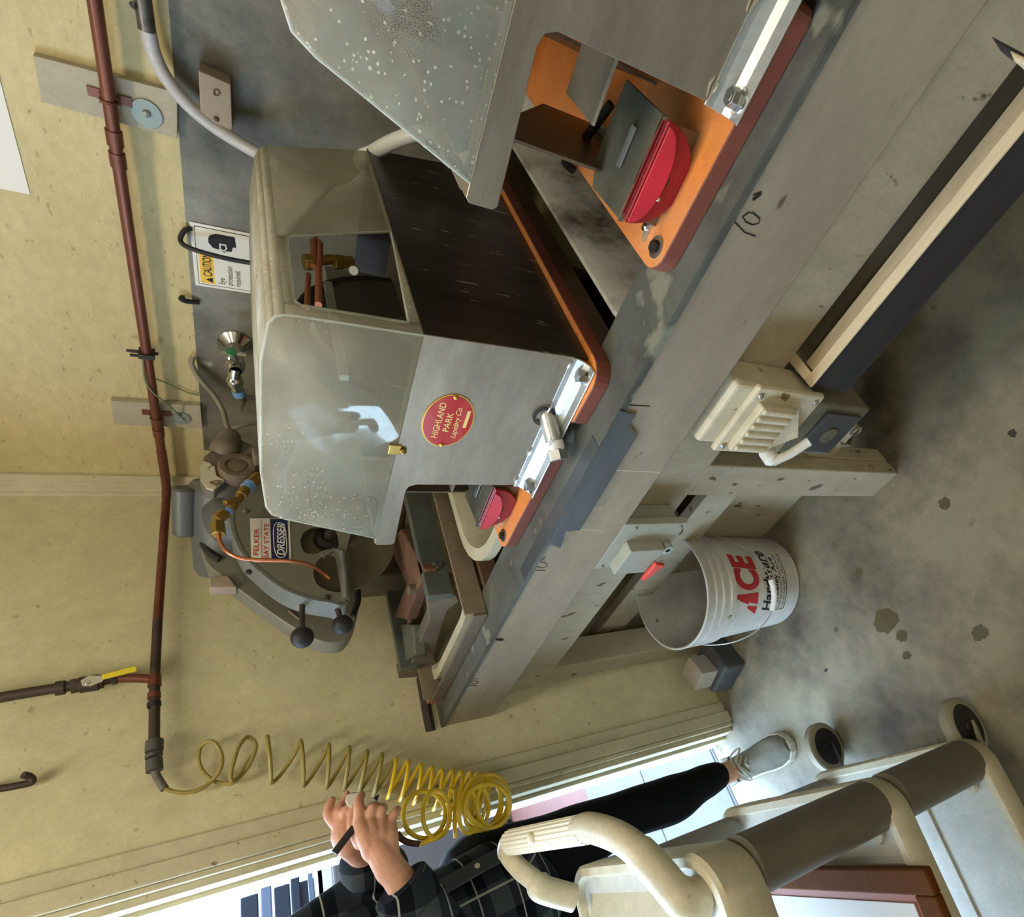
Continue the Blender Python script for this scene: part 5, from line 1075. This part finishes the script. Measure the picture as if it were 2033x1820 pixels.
# ------------------------------------------------------------------ person
pe = thing('person', (.10, 1.50, 0), 'person in dark plaid shirt and black leggings holding a marker and a small white stone', 'person')
def limb(mb_, pts, rs, seg=14, sub=4):
    pts = [Vector(p) for p in pts]; pp = smooth_path(pts, sub); rr = []
    for i in range(len(pts) - 1):
        for k in range(sub): t = k / sub; rr.append(rs[i] + (rs[i + 1] - rs[i]) * (t * t * (3 - 2 * t)))
    rr.append(rs[-1])
    mb_.tube(pp, rr, seg); mb_.ball(pts[0], rs[0] * .98, 14); mb_.ball(pts[-1], rs[-1] * .98, 14)
    return mb_
hipC = Vector((.085, 1.50, .86)); 
chest = Vector((.02, 1.44, 1.18)); neck = Vector((-.01, 1.41, 1.37)); headc = Vector((.03, 1.36, 1.52))
kneeR, ankR = Vector((.165, 1.475, .44)), Vector((.185, 1.462, .075))
kneeL, ankL = Vector((-.02, 1.50, .44)), Vector((-.03, 1.52, .075))
yh = 1.20
shR = Vector((-.10, 1.34, 1.31)); elR = P(905, 1905, 'y', 1.26); wrR = P(762, 1702, 'y', yh)
shL = Vector((.10, 1.50, 1.31)); elL = Vector((.20, 1.46, 1.10)); wrL = P(690, 1672, 'y', 1.27)
body = MB()
limb(body, [hipC, Vector((.06, 1.47, 1.02)), chest, neck, neck + Vector((.01, -.01, .06))], [.125, .10, .13, .055, .05])
limb(body, [Vector((-.03, 1.41, 1.28)), shR, elR, elR.lerp(wrR, .35), wrR], [.05, .05, .034, .031, .024])
limb(body, [Vector((.03, 1.46, 1.28)), shL, elL, wrL], [.05, .05, .036, .024])
limb(body, [hipC + Vector((.05, 0, -.04)), kneeR, ankR.lerp(kneeR, .6), ankR, ankR + Vector((.0, .0, -.03))], [.07, .036, .036, .030, .030])
limb(body, [hipC + Vector((-.06, 0, -.04)), kneeL, ankL.lerp(kneeL, .6), ankL, ankL + Vector((.0, .0, -.03))], [.07, .036, .036, .030, .030])
# head with face
body.ball(headc + Vector((0, .01, .03)), .085, 24, (.92, 1.08, 1.12)); body.ball(headc + Vector((.015, -.03, -.045)), .052, 18, (.95, 1, 1.0))
fd = Vector((.35, -.93, -.15)).normalized(); sd = fd.cross(Vector((0, 0, 1))).normalized()
body.ball(headc + fd * .088 + Vector((0, 0, -.005)), .014, 12, (1, 1, 1.5)); body.ball(headc + fd * .082 + Vector((0, 0, -.048)), .016, 12, (1.3, 1, .5))
for s_ in (1, -1): body.ball(headc + sd * s_ * .080 + Vector((0, .01, 0)), .018, 12, (.5, 1, 1.5))
# right hand (nearer): palm, fingers round the marker
def H(px, py, dy=0.0): return P(px, py, 'y', yh + dy)
def finger(pts, r0, r1):
    n_ = len(pts); limb(body, pts, [r0 + (r1 - r0) * i / (n_ - 1) for i in range(n_)], 12, 3)
for (kx, ky, wx2, wy2) in ((712, 1628, 738, 1690), (733, 1622, 748, 1694), (755, 1624, 762, 1697), (775, 1632, 774, 1698)):
    limb(body, [H(wx2, wy2), H((kx + wx2) / 2, (ky + wy2) / 2, -.006), H(kx, ky)], [.0175, .0150, .0112], 12, 4)
limb(body, [H(774, 1728, .01), H(760, 1700), H(748, 1680)], [.0245, .0245, .023], 14)
finger([H(712, 1628), H(712, 1604, -.010), H(713, 1588, -.002), H(718, 1578, .012)], .0096, .0076)       # index
finger([H(733, 1622), H(738, 1604, -.012), H(746, 1600, .008), H(742, 1612, .022)], .0096, .0076)        # middle
finger([H(755, 1624), H(757, 1606, -.010), H(762, 1603, .010), H(756, 1614, .024)], .0092, .0073)        # ring
finger([H(775, 1632), H(784, 1614, -.006), H(789, 1607, .006), H(782, 1616, .020)], .0090, .0070)        # little
finger([H(716, 1672, .012), H(702, 1640, .022), H(704, 1612, .026), H(714, 1592, .022)], .0130, .0085)   # thumb
# left hand (farther) with the stone
dl = .055
limb(body, [wrL, P(686, 1655, 'y', 1.26), P(682, 1634, 'y', yh + dl)], [.024, .026, .020])
for (x, y) in ((664, 1630), (676, 1628), (690, 1628)): limb(body, [P(686, 1655, 'y', 1.26), P(x, y, 'y', yh + dl)], [.016, .0115], 12)
finger([P(664, 1632, 'y', yh + dl), P(652, 1618, 'y', yh + dl), P(654, 1600, 'y', yh + dl), P(659, 1588, 'y', yh + dl)], .0105, .0075)
finger([P(675, 1630, 'y', yh + dl), P(672, 1612, 'y', yh + dl - .01), P(682, 1592, 'y', yh + dl), P(688, 1576, 'y', yh + dl)], .0100, .0070)
finger([P(686, 1630, 'y', yh + dl), P(684, 1612, 'y', yh + dl - .02), P(694, 1604, 'y', yh + dl - .02), P(704, 1606, 'y', yh + dl - .02)], .0100, .0075)
finger([P(698, 1634, 'y', yh + dl), P(708, 1620, 'y', yh + dl), P(712, 1604, 'y', yh + dl), P(708, 1592, 'y', yh + dl)], .0100, .0075)
finger([P(690, 1655, 'y', yh + dl), P(704, 1640, 'y', yh + dl + .01), P(716, 1620, 'y', yh + dl), P(716, 1600, 'y', yh + dl)], .0120, .0085)
bo = body.build('body', SKIN, pe, mods=fuse(.0027, 3))
for s_ in (1, -1):
    ec_ = headc + fd * .0745 + sd * s_ * .031 + Vector((0, 0, .018))
    ey_ = MB().ball(ec_, .0108, 14).build('eye', LABELW, pe); MB().lathe(ec_ + fd * .0092, fd, [(0, .0045), (.0022, .003), (.0024, 0)], 14).build('iris', PIPEDK, ey_)
    MB().tube([ec_ + fd * .006 + Vector((0, 0, .014)) - sd * .014, ec_ + fd * .010 + Vector((0, 0, .018)), ec_ + fd * .006 + Vector((0, 0, .014)) + sd * .014], .003, 6).build('eyebrow', HAIR, pe)
MB().ball(headc + Vector((-.006, .022, .045)), .094, 24, (.98, 1.1, 1.08)).ball(headc + Vector((-.02, .06, -.05)), .075, 20, (1, .9, 1.5)).build('hair', HAIR, pe, mods=fuse(.006, 4))
# leggings
lg = MB()
limb(lg, [hipC + Vector((.06, .01, .02)), Vector((.155, 1.49, .66)), Vector((.168, 1.475, .47)), Vector((.166, 1.475, .33)), Vector((.178, 1.466, .22)), Vector((.184, 1.464, .150))], [.105, .078, .060, .062, .047, .040], 20, 6)
limb(lg, [hipC + Vector((-.06, .0, .02)), Vector((-.01, 1.50, .66)), kneeL, Vector((-.025, 1.51, .33)), ankL + Vector((0, 0, .05))], [.105, .078, .060, .062, .040], 20, 6)
limb(lg, [hipC + Vector((0, 0, -.02)), hipC + Vector((-.01, -.0, .10))], [.125, .12], 20)
lg.build('leggings', LEGG, pe, mods=fuse(.006, 6))
# shirt
st = MB()
limb(st, [Vector((.075, 1.45, .86)), Vector((.06, 1.43, 1.0)), Vector((.035, 1.42, 1.15)), Vector((.0, 1.41, 1.28)), Vector((-.01, 1.41, 1.335))], [.135, .125, .128, .12, .06], 28, 6)
limb(st, [Vector((-.05, 1.45, .90)), Vector((-.06, 1.44, 1.1)), Vector((-.06, 1.42, 1.27))], [.125, .12, .09], 24, 6)
cuf = P(800, 1762, 'y', yh + .01)
limb(st, [Vector((-.04, 1.40, 1.27)), shR, shR.lerp(elR, .6), elR], [.085, .078, .064, .058], 20, 6)
st.tube([elR, elR.lerp(cuf, .6), cuf], [.058, .050, .046], 22)
limb(st, [Vector((.03, 1.46, 1.27)), shL, elL, elL.lerp(wrL, .5)], [.08, .072, .056, .048], 20, 6)
so = st.build('plaid_shirt', PLAID, pe, mods=fuse(.005, 5))
# rolled cuff, placket and buttons
cd_ = (cuf - elR).normalized()
MB().tube([cuf - cd_ * .035, cuf - cd_ * .012, cuf + cd_ * .006, cuf + cd_ * .008, cuf - cd_ * .008], [.051, .052, .050, .045, .041], 28, cap=False).build('rolled_cuff', PLAID, so)
pk = [Vector((.165, 1.345, .86)), Vector((.150, 1.322, .95)), Vector((.132, 1.312, 1.05)), Vector((.112, 1.305, 1.15)), Vector((.07, 1.31, 1.27))]
mb = MB(); pks = smooth_path(pk, 6)
n3 = Vector((.55, -.83, 0)); s3 = Vector((.83, .55, 0))
vs = []; fs = []
for i, p in enumerate(pks): vs += [p - s3 * .016 + n3 * .001, p + s3 * .016 + n3 * .001, p + s3 * .016 - n3 * .006, p - s3 * .016 - n3 * .006]
for i in range(len(pks) - 1):
    for k in range(4): fs.append((i * 4 + k, (i + 1) * 4 + k, (i + 1) * 4 + (k + 1) % 4, i * 4 + (k + 1) % 4))
mb.add(vs, fs); mb.build('button_placket', mat('placket_grey', S(56, 62, 64), .95), so)
for t_ in (.22, .42, .62, .82):
    p = pks[int(t_ * (len(pks) - 1))]; MB().lathe(p + n3 * .001, n3, [(0, .0058), (.0022, .0055), (.0022, .003), (.001, 0)], 16).build('button', mat('shirt_button', S(200, 192, 170), .4), so)
# shoes
def shoe(ank, toe_dir):
    t = Vector(toe_dir).normalized(); sdv = Vector((-t.y, t.x, 0))
    secs = [(-.075, .030, .050), (-.05, .036, .066), (0, .037, .074), (.05, .038, .060), (.10, .043, .047), (.14, .044, .038), (.175, .036, .030), (.195, .018, .018)]
    b0 = Vector((ank.x, ank.y, 0)); vs = []; fs = []; n_ = 16
    for (d, w_, h_) in secs:
        for k in range(n_):
            a = PI * k / (n_ - 1); vs.append(b0 + t * d + sdv * (w_ * math.cos(a)) + Vector((0, 0, .022 + (h_) * math.sin(a) ** .7)))
    for i in range(len(secs) - 1):
        for k in range(n_ - 1): fs.append((i * n_ + k, (i + 1) * n_ + k, (i + 1) * n_ + k + 1, i * n_ + k + 1))
    fs.append(tuple(range(n_))); fs.append(tuple((len(secs) - 1) * n_ + k for k in range(n_ - 1, -1, -1)))
    for i in range(len(secs) - 1): fs.append((i * n_, i * n_ + n_ - 1, (i + 1) * n_ + n_ - 1, (i + 1) * n_))
    s_ = MB().add(vs, fs, True).build('shoe', SHOE, pe)
    ol = [b0 + t * d + sdv * (w_ + .004) for d, w_, h_ in secs] + [b0 + t * .203] + [b0 + t * d - sdv * (w_ + .004) for d, w_, h_ in reversed(secs)]
    MB().prism([p + Vector((0, 0, .001)) for p in ol], (0, 0, .026)).build('sole', SHOESOLE, s_, .004)
    lc = MB()
    for i in range(5):
        d = .015 + i * .019; z = .098 - i * .0095
        lc.tube([b0 + t * d + sdv * .024 + Vector((0, 0, z - .012)), b0 + t * (d + .008) + Vector((0, 0, z + .003)), b0 + t * (d + .016) - sdv * .024 + Vector((0, 0, z - .014))], .0032, 6)
        lc.tube([b0 + t * d - sdv * .024 + Vector((0, 0, z - .012)), b0 + t * (d + .008) + Vector((0, 0, z + .004)), b0 + t * (d + .016) + sdv * .024 + Vector((0, 0, z - .014))], .0032, 6)
    lc.tube(smooth_path([b0 + t * .03 + Vector((0, 0, .098)), b0 + t * .02 + sdv * .035 + Vector((0, 0, .09)), b0 + t * .05 + sdv * .045 + Vector((0, 0, .07)), b0 + t * .04 + sdv * .01 + Vector((0, 0, .095)), b0 + t * .05 - sdv * .045 + Vector((0, 0, .075)), b0 + t * .02 - sdv * .03 + Vector((0, 0, .092))], 5), .0028, 6)
    lc.build('laces', mat('lace_grey', S(176, 172, 156), .8), s_)
    MB().tube([b0 + t * .01 + sdv * .03 + Vector((0, 0, .088)), b0 - t * .03 + sdv * .034 + Vector((0, 0, .084)), b0 - t * .055 + Vector((0, 0, .09)), b0 - t * .03 - sdv * .034 + Vector((0, 0, .084)), b0 + t * .01 - sdv * .03 + Vector((0, 0, .088))], .008, 8).build('collar', SHOE, s_)
shoe(ankR + Vector((.0, 0, 0)), (-.05, -1, 0)); shoe(ankL, (.1, -1, 0))
# marker and stone held in the hands
mk0, mk1 = H(752, 1577, .0), H(664, 1693, .010); md = (mk1 - mk0)
mk = thing('marker_pen', mk0, 'grey and black permanent marker held in the right hand', 'marker')
MB().cyl(mk0 + md * .10, mk0 + md * .62, .0052, 16).build('barrel', mat('marker_grey', S(196, 196, 194), .4), mk)
MB().cyl(mk0 + md * .58, mk1, .0062, 16).build('cap', BLKRUB, mk)
MB().tube([mk0 + md * .10, mk0 + md * .05, mk0 + md * .0], [.0045, .003, .001], 10).build('tip', BLKINK, mk)
sp = P(700, 1590, 'y', yh + dl - .012)
st_ = thing('stone_chip', sp, 'small flat white stone chip with a dark rim held between fingers', 'stone')
MB().prism([P(x, y, 'y', yh + dl - .034) for x, y in ((688, 1578), (697, 1574), (712, 1573), (716, 1582), (708, 1602), (698, 1604), (690, 1598), (686, 1588))], (0, .006, 0)).build('polished_face', mat('stone_white', S(216, 212, 204), .4), st_, .001)
MB().prism([P(x, y, 'y', yh + dl - .032) for x, y in ((688, 1578), (697, 1573), (714, 1572), (720, 1568), (717, 1578), (696, 1577))], (0, .008, 0)).build('dark_rim', STONE, st_, .001)

for o in bpy.data.objects:
    if '_o' in o: del o['_o']
